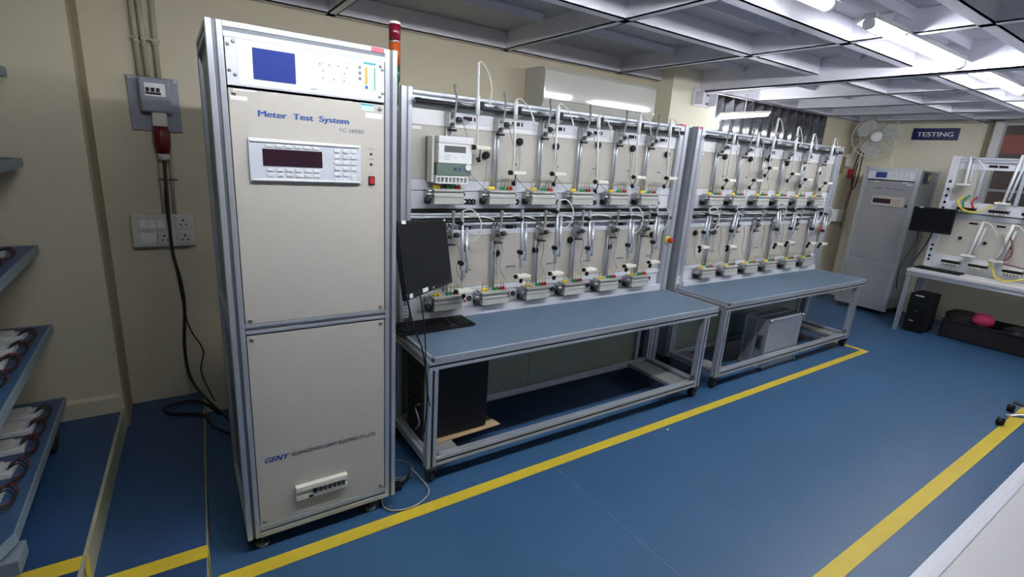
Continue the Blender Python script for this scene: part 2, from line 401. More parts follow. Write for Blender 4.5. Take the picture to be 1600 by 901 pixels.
# head unit
hu = box('display_unit', (PX0,yf-.002,1.756),(PX1,yf+.004,1.896),'strip_white',cab,.001); hu['label'] = 'white display unit with a blue screen'
box('face_plate', (.197,yf-.0035,1.761),(.642,yf-.0019,1.893),'white',hu)
for (x,z) in ((.172,1.875),(.187,1.884),(.172,1.800),(.187,1.788),(.660,1.867),(.652,1.878),(.660,1.787),(.650,1.775)):
    MB().lathe([(.0055,0),(.0055,-.002),(.003,-.003)], (x,yf-.002,z), 'y', 10).build('screw', 'steel', hu)
box('screen', (.239,yf-.005,1.782),(.365,yf-.003,1.875),'lcd_blue',hu)
dg = MB()
for (a,b) in (((.424,1.790),(.564,1.790)),((.424,1.876),(.564,1.876)),((.424,1.845),(.564,1.845)),((.424,1.822),(.564,1.822)),((.424,1.862),(.564,1.862))): dg.box((a[0],yf-.0042,a[1]-.0005),(b[0],yf-.0034,a[1]+.0005))
for (x,z0,z1) in ((.424,1.790,1.876),(.564,1.790,1.876),(.496,1.822,1.862),(.470,1.790,1.822),(.517,1.790,1.822)): dg.box((x-.0005,yf-.0042,z0),(x+.0005,yf-.0034,z1))
dg.build('diagram_lines', 'line_grey', hu)
dd = MB()
for x,z in ((.443,1.856),(.474,1.856),(.504,1.857),(.534,1.857),(.453,1.836),(.524,1.836),(.453,1.812),(.488,1.812),(.523,1.812)): dd.cyl((x,yf-.0034,z),(x,yf-.0048,z),.0022,8)
dd.build('diagram_dots', 'text_dark', hu)
for i,z in enumerate((1.865,1.846,1.827)): MB().cyl((.578,yf-.0034,z),(.578,yf-.006,z),.0055,12).build('button', 'steel', hu)
text('caption', 'GENY', .410,.434,1.770,.006,yf-.0035,'text_grey',hu,shear=.3,bold=.02)
text('caption', 'GUANGZHOU GENY ELECTRIC CO.,LTD', .442,.535,1.770,.0035,yf-.0035,'line_grey',hu)
st = box('sticker', (.590,yf-.0045,1.792),(.638,yf-.0034,1.888),'sticker_pale',hu); box('sticker_band', (.592,yf-.0052,1.877),(.634,yf-.0044,1.884),'teal',st)
box('sticker_bar', (.596,yf-.0052,1.810),(.605,yf-.0044,1.868),'sticker_orange',st); box('sticker_bar', (.629,yf-.0052,1.795),(.632,yf-.0044,1.870),'green',st); box('sticker_mark', (.597,yf-.0052,1.796),(.605,yf-.0044,1.806),'text_blue',st)
# upper panel fittings
text('title', 'Meter Test System', .245,.538,1.670,.0185,yf-.0002,'text_blue',up,bold=.03,sp=1.9)
text('model_mark', 'YC-1893D', .502,.592,1.641,.0125,yf-.0002,'text_grey',up,bold=.015)
st = box('sticker', (.581,yf-.001,1.722),(.628,yf,1.748),'sticker_pale',up); box('sticker_band', (.582,yf-.0016,1.740),(.627,yf-.0009,1.745),'teal',st)
box('sticker', (.597,yf-.001,1.698),(.660,yf,1.716),'white',up); box('sticker', (.169,yf-.001,1.713),(.217,yf,1.726),'white',up); box('sticker', (.178,yf-.001,1.742),(.245,yf,1.747),'white',up)
kp = MB().prism([(.209,yf-.001,1.460),(.575,yf-.001,1.460),(.577,yf-.001,1.598),(.209,yf-.001,1.602)],(0,-.008,0)).build('keypad_unit', 'keypad', cab, .003)
kp['label'] = 'silver keypad unit with a dark red display'
MB().box((.215,yf-.013,1.590),(.570,yf-.009,1.596)).box((.215,yf-.013,1.465),(.570,yf-.009,1.471)).build('ridge', 'white', kp, .001)
box('display', (.250,yf-.0105,1.514),(.440,yf-.0088,1.569),'lcd_dark',kp)
def key(x,z,w_,h_): MB().box((x-w_/2,yf-.012,z-h_/2),(x+w_/2,yf-.009,z+h_/2)).build('key', 'key', kp, .0015)
for i in range(6):
    x = .272 + i*.0295
    key(x,1.579,.020,.009); key(x,1.501,.021,.010); key(x,1.485,.021,.011)
for r_ in range(6):
    for c_ in range(3):
        if c_ == 2 and r_ == 5: continue
        if c_ == 2 and r_ == 4: key(.550,1.480,.019,.026)
        else: key(.491+c_*.0295,1.575-r_*.0195+(-.001*r_),.020,.012)
for z,k in ((1.571,0),(1.534,1)):
    MB().cyl((.617,yf,z),(.617,yf-.003,z),.0048,12).build('indicator', 'text_dark', up)
text('caption', 'PULSE', .606,.628,1.588,.004,yf-.0002,'text_grey',up); text('caption', 'TIMER', .607,.628,1.551,.004,yf-.0002,'text_grey',up); text('caption','ON',.613,.621,1.501,.004,yf-.0002,'text_grey',up); text('caption','OFF',.611,.622,1.446,.004,yf-.0002,'text_grey',up)
sw = box('power_switch', (.606,yf-.003,1.459),(.630,yf,1.491),'black',cab,.001); MB().prism([(.610,yf-.003,1.463),(.610,yf-.009,1.463),(.610,yf-.004,1.487),(.610,yf-.003,1.487)],(.016,0,0)).build('rocker','red',sw,.001)
# lower panel
text('logo', 'GENY', .194,.283,.392,.022,yf-.0002,'text_blue',lw,shear=.35,bold=.03)
text('maker_name', 'GUANGZHOU GENY ELECTRIC CO.,LTD', .291,.628,.397,.0145,yf-.0002,'text_dark',lw,bold=.008)
mc = thing  # alias
mb = box('breaker_row', (.296,yf-.018,.193),(.500,yf,.215),'cream_plastic',cab,.002); mb['label'] = 'cream row of circuit breakers'
MB().box((.296,yf-.024,.236),(.500,yf,.258)).box((.296,yf-.014,.213),(.500,yf,.238)).build('breaker_body','cream_plastic',mb,.002)
box('lever', (.362,yf-.024,.215),(.378,yf-.012,.232),'black',mb,.001); box('lever', (.345,yf-.0185,.197),(.361,yf-.0165,.207),'black',mb)
for i in range(6): MB().box((.386+i*.0185,yf-.024,.215),(.397+i*.0185,yf-.012,.228)).build('lever','text_dark',mb,.001)
for x0_,x1_ in ((.35,.366),(.425,.431),(.44,.447),(.458,.468),(.48,.486)): text('caption','AC',x0_,x1_,.264,.0035,yf-.0002,'text_grey',lw)
for (x,y) in ((.171,CY+.045),(.616,CY+.045),(.171,CY+CD-.05),(.616,CY+CD-.05)):
    f = MB().cyl((x,y,.016),(x,y,ZB+.002),.008,10).build('foot', 'steel', cab); MB().lathe([(.027,0.0),(.027,.008),(.016,.016)], (x,y,.0005), 'z', 20).build('foot_pad','steel',f)
box('red_tag', (.620,CY-.0015,1.923),(.666,CY-.0002,1.938),'pink_red',cab)
place(cab)
# signal tower
sx, sy = .735, 1.97
tw = thing('signal_tower', 'red and orange stacked signal lamp beside the top of the tall cabinet', 'signal lamp', (sx,sy,1.70))
MB().cyl((sx,sy,1.75),(sx,sy,1.845),.017,20).build('pole','green_lens',tw); 
MB().cyl((sx,sy,1.845),(sx,sy,1.897),.0215,24).build('green_segment','green_lens',tw)
MB().cyl((sx,sy,1.900),(sx,sy,1.980),.0215,24).build('orange_segment','orange_lens',tw)
MB().cyl((sx,sy,1.980),(sx,sy,1.986),.022,24).build('ring','chrome',tw)
MB().cyl((sx,sy,1.986),(sx,sy,2.042),.0215,24).build('red_segment','red_lens',tw)
MB().lathe([(.0215,2.042),(.021,2.048),(.016,2.052)],(sx,sy,0),'z',24).build('cap','cream_plastic',tw)
MB().box((.717,sy-.015,1.74),(sx+.012,sy+.015,1.76)).build('bracket','steel',tw)
place(tw)

# ------------------------------------------------------------------ benches
BZ = .674
def caster(x, y, par, rz=0):
    c = MB().box((x-.022,y-.022,.074),(x+.022,y+.022,.082)).box((x-.020,y-.008,.022),(x-.016,y+.030,.076)).box((x+.016,y-.008,.022),(x+.020,y+.030,.076)).build('caster','dark_steel',par)
    MB().lathe([(.022,-.013),(.029,-.011),(.029,.011),(.022,.013)],(x,y+.016,.030),'x',20).build('wheel','rubber',c)
    return c
def bench(label, x0, x1, lx0, lx1, yf_, yb, g=None):
    t = thing('workbench', label, 'workbench', ((x0+x1)/2,(yf_+yb)/2,0), g)
    box('worktop', (x0+.012,yf_+.012,BZ-.018),(x1-.012,yb,BZ),'bench_blue',t)
    MB().box((x0,yf_,BZ-.019),(x1,yf_+.012,BZ+.002)).box((x0,yf_,BZ-.019),(x0+.012,yb,BZ+.002)).box((x1-.012,yf_,BZ-.019),(x1,yb,BZ+.002)).build('edge_trim','alu',t,.002)
    W_ = .042; zr_ = BZ-.019-W_/2
    yp, yq = yf_+W_/2+.001, yb-W_/2
    MB().extr((lx0,yp,zr_),(x1-.01,yp,zr_),W_,W_).build('top_rail','alu',t,.0015); MB().extr((lx0,yq,zr_),(lx1,yq,zr_),W_,W_).build('top_rail','alu',t)
    for x in (lx0+W_/2,lx1-W_/2):
        MB().extr((x,yp+W_/2,zr_),(x,yq-W_/2,zr_),W_,W_).build('top_rail','alu',t)
        for y in (yp,yq):
            MB().extr((x,y,.092),(x,y,zr_-W_/2),W_+.008,W_+.004).build('leg','alu',t,.0015)
            box('leg_cap',(x-W_/2-.003,y-W_/2-.002,.083),(x+W_/2+.003,y+W_/2+.002,.098),'dark_steel',t)
            caster(x+.01,y,t)
        MB().extr((x,yp+W_/2,.125),(x,yq-W_/2,.125),W_,W_).build('lower_rail','alu',t,.0015)
    MB().extr((lx0+W_,yp,.121),(lx1-W_,yp,.121),W_,.046).build('lower_rail','alu',t,.0015); MB().extr((lx0+W_,yq,.121),(lx1-W_,yq,.121),W_,W_).build('lower_rail','alu',t,.0015)
    for z,a_,c_ in ((zr_,lx0,x1-.01),(.121,lx0+W_,lx1-W_)): box('slot_shade_strip',(a_,yp-W_/2+.0015,z-.0052),(c_,yp-W_/2+.006,z+.0052),'black_matte',t)  # black strips imitate the shade deep in the rail slots
    for x in (lx0+W_/2,lx1-W_/2): box('slot_shade_strip',(x-.0052,yp-W_/2-.002+.0015,.10),(x+.0052,yp-W_/2+.005,zr_-W_/2),'black_matte',t)
    xm = (lx0+lx1)/2-.12
    for a,b in ((lx0+W_,xm-.0015),(xm+.0015,lx1-W_-.10)): box('rear_panel',(a,yq+.004,.142),(b,yq+.008,zr_-W_/2),'backing',t)
    # metal tray at the far lower end and panel edge
    MB().box((lx1-.26,yp+.03,.118),(lx1-.05,yq-.03,.122)).box((lx1-.26,yp+.03,.118),(lx1-.255,yq-.03,.145)).build('lower_tray','galv',t)
    MB().box((lx0+.05,yp+.03,.118),(lx0+.20,yq-.03,.122)).build('lower_tray','galv',t)
    MB().extr((lx1-W_-.11,yq,.142),(lx1-W_-.11,yq,zr_-W_/2),.03,.03,.006,.004).build('rear_post','alu',t)
    for (x,s) in ((lx0+W_,1),(lx1-W_,-1)): MB().prism([(x,yp-.012,.145),(x+s*.035,yp-.012,.145),(x,yp-.012,.18)],(0,.024,0)).build('corner_bracket','steel',t)
    place(t); return t
b1 = bench('near blue-topped aluminium workbench on castors, right beside the tall cabinet', .917,3.101,.905,3.000,1.956,2.455)
b2 = bench('far blue-topped aluminium workbench on castors, standing over the silver case', 3.256,5.464,3.240,5.365,1.985,2.462)

# ------------------------------------------------------------------ meter racks
RY = 2.51
def ring(parent, x, z, y, ring_m='black', core='steel'):
    o = MB().torus((x,y-.004,z),.0115,.0045,'y',14,6).build('socket', ring_m, parent); MB().cyl((x,y,z),(x,y-.003,z),.007,10).build('socket_core', core, o); return o
def rack(label, x0, x1, k0, pitch, low0, seed, rx0=None):
    """x0..x1 = outer faces of the posts; k0 = left edge of first terminal block"""
    rnd = random.Random(seed)
    t = thing('meter_rack', label, 'rack', ((x0+x1)/2, RY+.15, 0))
    pw = .058 if seed == 1 else .09
    for (a,b) in ((x0,x0+pw),(x1-.09,x1)):
        m_ = (b-a)
        MB().extr(((a+b)/2,RY+.03-.03,.07),((a+b)/2,RY+.03-.03,1.897),m_,.06).build('post','alu',t,.002)
        MB().extr(((a+b)/2,RY+.27,.07),((a+b)/2,RY+.27,1.897),m_,.05).build('post','alu',t)
        MB().box((a,RY-.03,.05),(b,RY+.295,.07)).build('foot','dark_steel',t)
        MB().lathe([(.02,.0),(.02,.05)],((a+b)/2,RY+.02,0),'z',12).build('leveller','dark_steel',t); MB().lathe([(.02,.0),(.02,.05)],((a+b)/2,RY+.25,0),'z',12).build('leveller','dark_steel',t)
    for x in (x0+.004,x1-.010): box('side_panel',(x,RY+.03,.09),(x+.006,RY+.25,1.89),'alu',t)
    a, b = x0+pw, x1-.09
    # lower skirt, white strips, beige panels
    def full(n_,z0,z1,m_,y=RY,th=.006,bev=0): return box(n_,(a,y,z0),(b,y+th,z1),m_,t,bev)
    box('plinth',(a,2.464,.655),(b,RY+.006,.716),'strip_white',t); full('back_plate',.30,1.88,'panel_grey',RY+.2,.006)
    full('socket_strip',.718,.800,'strip_white',RY-.004); full('ledge_strip',.803,.835,'strip_white',RY-.010,.02,.002)
    full('socket_strip',1.296,1.390,'strip_white',RY-.004); full('ledge_strip',1.393,1.449,'strip_white',RY-.008,.016,.002)
    full('display_strip',1.724,1.817,'white',RY-.003); full('display_strip',1.146,1.222,'strip_white',RY-.003)
    MB().extr((a,RY-.005,1.858),(b,RY-.005,1.858),.05,.052).build('top_rail','alu',t,.0015)
    MB().extr((a,RY-.005,1.258),(b,RY-.005,1.258),.04,.026,.005).build('top_rail','alu',t,.0015)
    MB().cyl((a,RY-.055,1.833),(b,RY-.055,1.833),.0125,14).build('rail_tube','dark_steel',t)
    MB().cyl((a,RY-.055,1.232),(b,RY-.055,1.232),.009,12).build('rail_tube','dark_steel',t)
    for z in (1.835,1.232):
        for x in (a+.02,(a+b)/2,b-.02): MB().box((x-.012,RY-.06,z-.012),(x+.012,RY-.02,z+.012)).build('tube_bracket','black',t,.002)
    for z in (1.3895,.7995): box('strip_gap',(a,RY-.0045,z),(b,RY+.002,z+.004),'alu_dark',t)
    box('rail_groove',(a,RY-.031,1.866),(b,RY-.0295,1.871),'alu_dark',t)
    full('lip',1.815,1.828,'alu',RY-.02,.02)
    box('dark_gap',(a,RY-.0,1.277),(b,RY+.004,1.292),'black_matte',t)
    edges = [a] + [k0+.092+pitch*i for i in range(6)] + [b]
    for (z0,z1) in ((1.452,1.722),(.838,1.144)):
        for i in range(7):
            p = box('front_panel',(edges[i]+.001,RY,z0),(edges[i+1]-.001,RY+.004,z1),'station_panel',t)
            if i == 0: continue
            cx = edges[i]+pitch*.52
            if i == 6 and edges[7]-edges[6] < .2: cx = edges[6]+.12
            zc = z0+.10 if z0 > 1 else z0+.10
            for k in range(2 if z0 > 1 else 4): MB().cyl((cx-.03+k*.018,RY,zc),(cx-.03+k*.018,RY-.003,zc),.0042,8).build('pilot_light','black',p)
            dz = 1.775 if z0 > 1 else 1.186
            ds = box('display_frame',(edges[i]+.045,RY-.0055,dz-.026),(min(edges[i+1]-.04,b-.005),RY-.003,dz+.024),'strip_white',t,.001)
            box('display',(edges[i]+.10,RY-.007,dz-.011),(edges[i]+.155,RY-.0053,dz+.010),'lcd_dark',ds)
            if edges[i+1]-edges[i] > .2: box('display',(edges[i]+.165,RY-.007,dz-.011),(edges[i]+.175,RY-.0053,dz+.010),'black',ds)
    # sockets between the blocks
    for z, kk in ((1.335,k0),(.765,low0)):
        for i in range(6):
            xs = kk+pitch*i+.207
            if i == 0 and seed == 1 and z > 1:
                for k in range(4): ring(t, xs-.005+k*.024, z, RY-.006)
            elif xs+.07 < b:
                for dx,dz,mm in ((0,.014,'green' if z < 1 else 'red'),(0,-.014,'green' if z < 1 else 'black'),(.024,.014,'red' if z < 1 else 'green'),(.024,-.014,'red')):
                    if z > 1 and dx == 0 and dz < 0: mm = 'black'
                    MB().cyl((xs+dx,RY-.004,z+dz),(xs+dx,RY-.010,z+dz),.0065,10).build('socket',mm,t)
                ring(t, xs+.052, z, RY-.006)
    for z in (1.845,):
        box('tag',(x1-.088,RY-.0315,z+.035),(x1-.045,RY-.0302,z+.05),'pink_red',t); box('tag',(x0+.01,RY-.0315,z+.035),(x0+.04,RY-.0302,z+.05),'pink_red',t) if seed == 2 else None
    box('tag',(a+.006,RY-.0012,1.700),(a+.06,RY,1.716),'white',t)
    for k in range(3): box('tag',(x0+pw+.004,RY-.006,.655+.0+k*.0),(x0+pw+.05,RY-.004,.665),'white',t) if k == 0 else None
    place(t)
    return t
rack('near double-row aluminium meter rack behind the near bench, carrying the one meter', .961,3.150,1.125,.3125,1.141,1)
rack('far double-row aluminium meter rack behind the far bench', 3.255,5.535,3.453,.322,3.515,2)
# white label slips at bottom left of each rack
for (x,z,rk,d) in ((.975,.70,'near','near'),(3.27,.695,'far','far')):
    for k in range(4):
        tag(box('label_slip',(x,RY-.0325,z+k*.0185),(x+.036,RY-.0305,z+.013+k*.0185),'white'), '%s of four small white label slips stacked on the %s rack post' % (('lowest','second lowest','second highest','topmost')[k], rk), 'label', 'white label slips on the %s rack post' % rk)

# per-station equipment ------------------------------------------------
ORD = ['leftmost','second from left','third from left','fourth from left','fifth from left','rightmost']
def make_block():
    t = thing('terminal_block', '', 'terminal block')
    b = MB().prism([(0,-.004,0),(0,-.078,0),(0,-.078,.052),(0,-.070,.055),(0,-.070,.070),(0,-.004,.074)],(.175,0,0)).build('body','block_grey',t,.002)
    box('groove',(-.0005,-.0792,.036),(.1755,-.0775,.039),'alu_dark',b)
    MB().prism([(-.004,-.004,.072),(-.004,-.084,.068),(-.004,-.084,.078),(-.004,-.004,.084)],(.183,0,0)).build('lid','block_grey',t,.0015)
    for k,(x,mm) in enumerate(((.014,'yellow'),(.036,'yellow'),(.066,'yellow'),(.092,'green'),(.114,'green'),(.138,'red'),(.158,'red'))):
        if k == 2: continue
        c = MB().lathe([(.0105,.080),(.0105,.093),(.007,.097)],(x,-.045,0),'z',10).build('terminal_cap',mm,t)
        MB().cyl((x,-.045,.090),(x,-.045,.140),.0026,6).build('pin','gold_pin',c)
    br_ = MB().box((-.028,-.062,.030),(-.004,-.004,.072)).build('side_bracket','steel',t,.003)
    MB().cyl((-.045,-.060,.050),(-.004,-.060,.050),.012,12).build('clamp_screw','steel',br_); MB().box((-.024,-.040,-.002),(-.006,-.004,.030)).build('clamp_foot','black',br_)
    MB().lathe([(.012,0),(.014,-.008),(.010,-.016)],(-.032,-.058,.026),'y',12).build('clamp_knob','dark_steel',br_)
    br_ = MB().box((.178,-.055,.030),(.190,-.004,.068)).build('side_bracket','steel',t,.002)
    MB().cyl((.184,-.058,.050),(.184,-.030,.050),.009,10).build('clamp_knob','dark_steel',br_); MB().sphere((.188,-.055,.012),.008).build('button','white',br_)
    return t
def make_rail():
    t = thing('clamp_rail', '', 'clamp rail')
    for x in (0,.022): MB().tube([(x,-.014,.08),(x,-.014,.50)],.0065,8).build('rod','alu',t)
    c = MB().box((-.010,-.050,.395),(.032,-.006,.470)).build('clamp','steel',t,.004)
    MB().cyl((.011,-.062,.41),(.011,-.045,.41),.010,12).build('clamp_screw','dark_steel',c); MB().box((-.004,-.060,.375),(.034,-.030,.386)).build('clamp_foot','black',c)
    MB().tube(bez([(.014,-.062,.44),(.022,-.068,.50),(.020,-.075,.545),(.006,-.085,.575),(.004,-.09,.60)],4),[.006]*13+[.009]*4,8).build('lever','cable_grey',t)
    pl = MB().lathe([(.010,0),(.014,.004),(.014,.026),(.008,.032)],(.046,-.03,.437),'x',12).build('plug','dark_steel',t)
    MB().tube([(.078,-.03,.437),(.10,-.03,.435),(.125,-.03,.43)],[.007,.005,.004],8).build('plug_tail','cable_grey',pl)
    return t
def make_rail_low():
    t = thing('clamp_rail', '', 'clamp rail')
    for x in (0,.022): MB().tube([(x,-.014,.08),(x,-.014,.47)],.0065,8).build('rod','alu',t)
    c = MB().box((-.010,-.045,.365),(.032,-.006,.435)).build('clamp','steel',t,.004)
    MB().box((-.004,-.060,.352),(.044,-.030,.360)).build('clamp_foot','dark_steel',c); MB().cyl((.011,-.06,.40),(.011,-.045,.40),.010,12).build('clamp_screw','dark_steel',c)
    MB().tube(bez([(.014,-.055,.42),(.020,-.066,.47),(.018,-.07,.52),(.016,-.075,.545)],4),[.0065]*9+[.010]*4,8).build('lever','cable_grey',t)
    pl = MB().lathe([(.010,0),(.014,.004),(.014,.026),(.008,.032)],(.046,-.03,.405),'x',12).build('plug','dark_steel',t)
    MB().tube([(.078,-.03,.405),(.10,-.03,.402)],[.007,.004],8).build('plug_tail','cable_grey',pl)
    return t
def upper_arm(hx, hz, tx, tz, label, g, cableR=.05):
    """scanning arm of the upper row: head at (hx,hz), top at (tx,tz)"""
    y = 2.42
    t = thing('scanning_arm', label, 'scanning arm', (hx,y,hz), g)
    MB().tube([(hx,y,hz),(tx,y,tz)],[.0055,.0075],8).build('rod','white',t)
    f = (1.84-hz)/(tz-hz); sx_ = hx+(tx-hx)*f
    s = MB().tube([(sx_+(hx-sx_)*.12,y,1.79),(sx_+(tx-hx)*.1,y,1.89 if tz > 1.9 else tz-.012)],.0125,8).build('sleeve','white',t)
    MB().box((sx_+.012,y-.012,1.822),(sx_+.034,y+.035,1.860)).build('rail_clamp','black',t,.003)
    MB().box((hx-.03,y-.055,hz-.012),(hx+.055,y+.015,hz+.008)).build('head','cream_plastic',t,.004)
    MB().cyl((hx-.045,y-.03,hz-.002),(hx-.03,y-.03,hz-.002),.013,14).build('head_cap','black',t)
    MB().tube([(sx_+.01,y+.012,1.845),(sx_-.05,y+.020,1.838),(sx_-.095,y+.04,1.845),(sx_-.10,y+.085,1.85)],[.010,.008,.010,.008],8).build('boom','steel',t)
    c = bez([(tx,y,tz),(tx+cableR*.5,y+.01,tz+.006),(tx+cableR*1.4,y+.02,tz-.04),(tx+cableR*1.9,y+.02,tz-.12),(tx+cableR*1.6,y+.03,1.84),(tx+cableR*.6,y+.05,1.81)],6)
    MB().tube(c,.0036,6).build('cable','cable_white',t)
    c = bez([(hx+.02,y,hz-.012),(hx+.035,y+.03,hz-.05),(hx+.045,y+.05,hz-.075)],5)
    MB().tube(c,[.003]*len(c),6).build('lead','black',t) ; MB().cyl((hx+.028,y+.04,hz-.055),(hx+.040,y+.04,hz-.075),.011,10).build('lead_grip','black',t)
    place(t)
def lower_arm(hx, hz, tx, tz, label, g, loop=True):
    yt, yh = 2.43, 2.37
    t = thing('scanning_arm', label, 'scanning arm', (hx,yh,hz), g)
    P = lambda f: Vector((hx+(tx-hx)*f, yh+(yt-yh)*f, hz+(tz-hz)*f))
    MB().tube([P(.12),P(1)],[.0095,.0095],8).build('rod','alu',t)
    o = Vector((.020,-.012,0)); MB().tube([P(.22)+o,P(.80)+o],.009,8).build('rod','alu',t)
    MB().tube([P(0),P(.2)],.005,8).build('neck','alu',t)
    MB().box((P(.3).x-.014,P(.3).y-.016,P(.3).z-.022),(P(.3).x+.03,P(.3).y+.012,P(.3).z+.022)).build('bracket','alu',t,.003)
    MB().cyl(P(.3)+Vector((-.014,-.02,.02)),P(.3)+Vector((-.014,.01,.02)),.013,12).build('clamp_knob','black',t)
    MB().cyl(P(.85)+Vector((-.012,-.012,0)),P(.85)+Vector((-.012,.05,0)),.012,10).build('rail_clamp','black',t)
    MB().box((hx-.045,yh-.045,hz-.014),(hx+.045,yh+.012,hz+.006)).build('head','cream_plastic',t,.005)
    MB().lathe([(.013,-.006),(.013,.008)],(hx-.050,yh-.02,hz-.003),'x',12).build('head_cap','black',t)
    if loop:
        c = bez([P(1)+Vector((0,0,0)),P(1)+Vector((.05,-.02,.01)),P(1)+Vector((.10,-.03,-.05)),P(1)+Vector((.10,-.02,-.13)),P(1)+Vector((.06,0,-.17)),P(1)+Vector((.02,.03,-.10))],6)
        MB().tube(c,.004,6).build('cable','cable_white',t)
    MB().cyl((hx+.02,yh+.02,hz-.025),(hx+.024,yh+.03,hz-.055),.011,10).build('lead_grip','black',t)
    place(t)
def puck(x, z, label, g, down=True, rng=None):
    t = thing('round_sensor', label, 'sensor', (x,RY,z), g)
    MB().lathe([(.019,-.001),(.021,-.006),(.021,-.018),(.016,-.024)],(0,0,0),'y',18).build('puck','black',t)
    dx = rng.uniform(-.05,.02)
    c = bez([(0,-.014,-.018),(.004,-.016,-.08),(dx*.4,-.03,-.16),(dx-.02,-.045,-.19)],5) if down else bez([(0,-.014,.018),(dx,-.02,.07),(dx-.05,-.03,.12)],5)
    MB().tube(c,.0018,5).build('cord','cable_grey',t)
def wire(name_label, pts, r, m, cat='cable', g=None, n=8, nm='cable'):
    o = MB().tube(bez(pts,n),r,6).build(nm,m); tag(o,name_label,cat,g); return o
blk = make_block(); rail = make_rail(); raill = make_rail_low(); used = set()
def put(proto, loc, label, g):
    if proto.name not in used:
        used.add(proto.name); proto.location = loc; proto['label'] = label; proto['group'] = g; return proto
    return dup(proto, loc, label, g)
racks = [('near', [1.125,1.463,1.756,2.065,2.392,2.69], [1.141,1.452,1.77,2.072,2.388,2.701], [1.217,1.515,1.823,2.128,2.44,2.744],
          [(1.363,1.631,1.349,2.046),(1.603,1.510,1.593,1.896),(1.896,1.514,1.887,1.899),(2.243,1.477,2.208,1.869),(2.580,1.517,2.566,1.914),(2.905,1.521,2.866,1.913)],
          [(1.282,.864,1.295,1.29),(1.671,.919,1.692,1.299),(1.925,.918,1.956,1.349),(2.2,.923,2.225,1.291),(2.567,.924,2.595,1.303),(2.809,.936,2.865,1.315)],
          [(1.467,1.593),(1.688,1.680),(1.957,1.671),(2.299,1.701),(2.617,1.699),(2.974,1.681)],
          [(1.36,1.07),(1.575,1.03),(1.86,1.035),(2.14,1.09),(2.50,1.03),(2.93,1.10)]),
         ('far', [3.453,3.765,4.110,4.425,4.748,5.067], [3.515,3.825,4.135,4.445,4.788,5.112], [3.535,3.855,4.19,4.50,4.83,5.15],
          [(3.603,1.526,3.618,1.879),(3.969,1.537,3.928,1.903),(4.164,1.642,4.172,2.033),(4.536,1.608,4.50,1.994),(4.772,1.567,4.781,1.957),(5.147,1.545,5.177,1.949)],
          [(3.36,1.02,3.47,1.30),(3.72,1.01,3.83,1.33),(4.43,1.0,4.44,1.34),(4.62,1.01,4.75,1.33),(5.02,.985,5.13,1.34),(5.24,.97,5.32,1.30)],
          [(3.66,1.70),(4.01,1.70),(4.29,1.71),(4.58,1.69),(4.87,1.66),(5.18,1.63)],
          [(3.44,1.10),(3.68,1.10),(3.96,1.10),(4.25,1.10),(4.62,1.12),(5.23,1.09)])]
for (rn, ub, lb, ur, ua, la, pu, pl_) in racks:
    rg = random.Random(3)
    for i in range(6):
        o = ORD[i]
        ex = ' under the meter' if (rn == 'near' and i == 0) else ''
        put(blk, (ub[i],RY-.006,1.327), '%s terminal block%s in the upper row of the %s rack' % (o, ex, rn), 'terminal blocks, upper row, %s rack' % rn)
        ex = ' near the monitor' if (rn == 'near' and i == 0) else ''
        put(blk, (lb[i],RY-.006,.733), '%s terminal block%s in the lower row above the %s bench' % (o, ex, rn), 'terminal blocks, lower row, %s rack' % rn)
        put(rail, (ur[i],RY-.004,1.327), '%s clamp rail with raised lever, upper row of %s rack' % (o, rn), 'clamp rails, upper row, %s rack' % rn)
        put(raill, (lb[i]+.085,RY-.004,.745), '%s twin-rod clamp rail, lower row of %s rack' % (o, rn), 'clamp rails, lower row, %s rack' % rn)
        hx,hz,tx,tz = ua[i]; upper_arm(hx,hz,tx,tz,'%s white scanning arm with looping cable, upper row of %s rack' % (o,rn),'scanning arms, upper row, %s rack' % rn, .052 if i == 0 else .078)
        hx,hz,tx,tz = la[i]; lower_arm(hx,hz,tx,tz,'%s grey scanning arm with cream head, lower row of %s rack' % (o,rn),'scanning arms, lower row, %s rack' % rn, loop=(i in (0,2,4,5)))
        x,z = pu[i]; puck(x,z,'%s round black sensor in the upper row of the %s rack' % (o,rn),'round black sensors, upper row, %s rack' % rn, True, rg)
        x,z = pl_[i]; puck(x,z,'%s round black sensor in the lower row of the %s rack' % (o,rn),'round black sensors, lower row, %s rack' % rn, True, rg)
# dark-grey sensor leads sweeping across the panels
for rn, xs in (('near',(1.46,1.75,2.06,2.39,2.70)),('far',(3.60,3.92,4.25,4.56,4.88))):
    for i,x in enumerate(xs):
        wire('%s thin grey lead curving over the upper panels of the %s rack' % (ORD[i],rn), [(x-.16,RY-.035,1.755),(x-.10,RY-.02,1.62),(x-.10,RY-.03,1.50),(x-.02,RY-.07,1.41),(x+.03,RY-.06,1.40),(x+.05,RY-.04,1.50)], .0022, 'cable_grey', g='thin leads, upper row, %s rack' % rn)
        wire('%s thin grey lead curving over the lower panels of the %s rack' % (ORD[i],rn), [(x-.19,RY-.035,1.14),(x-.14,RY-.02,1.05),(x-.16,RY-.03,.95),(x-.12,RY-.04,.87)], .0022, 'cable_grey', g='thin leads, lower row, %s rack' % rn)
        o = MB().tube(bez([(x-.22,RY-.06,1.262),(x-.15,RY-.075,1.256),(x-.08,RY-.06,1.262),(x,RY-.075,1.252),(x+.05,RY-.06,1.24)],6),.004,6).build('cable','cable_white'); tag(o,'%s white cable lying along the middle rail of the %s rack' % (ORD[i],rn),'cable','white cables along the middle rail, %s rack' % rn)
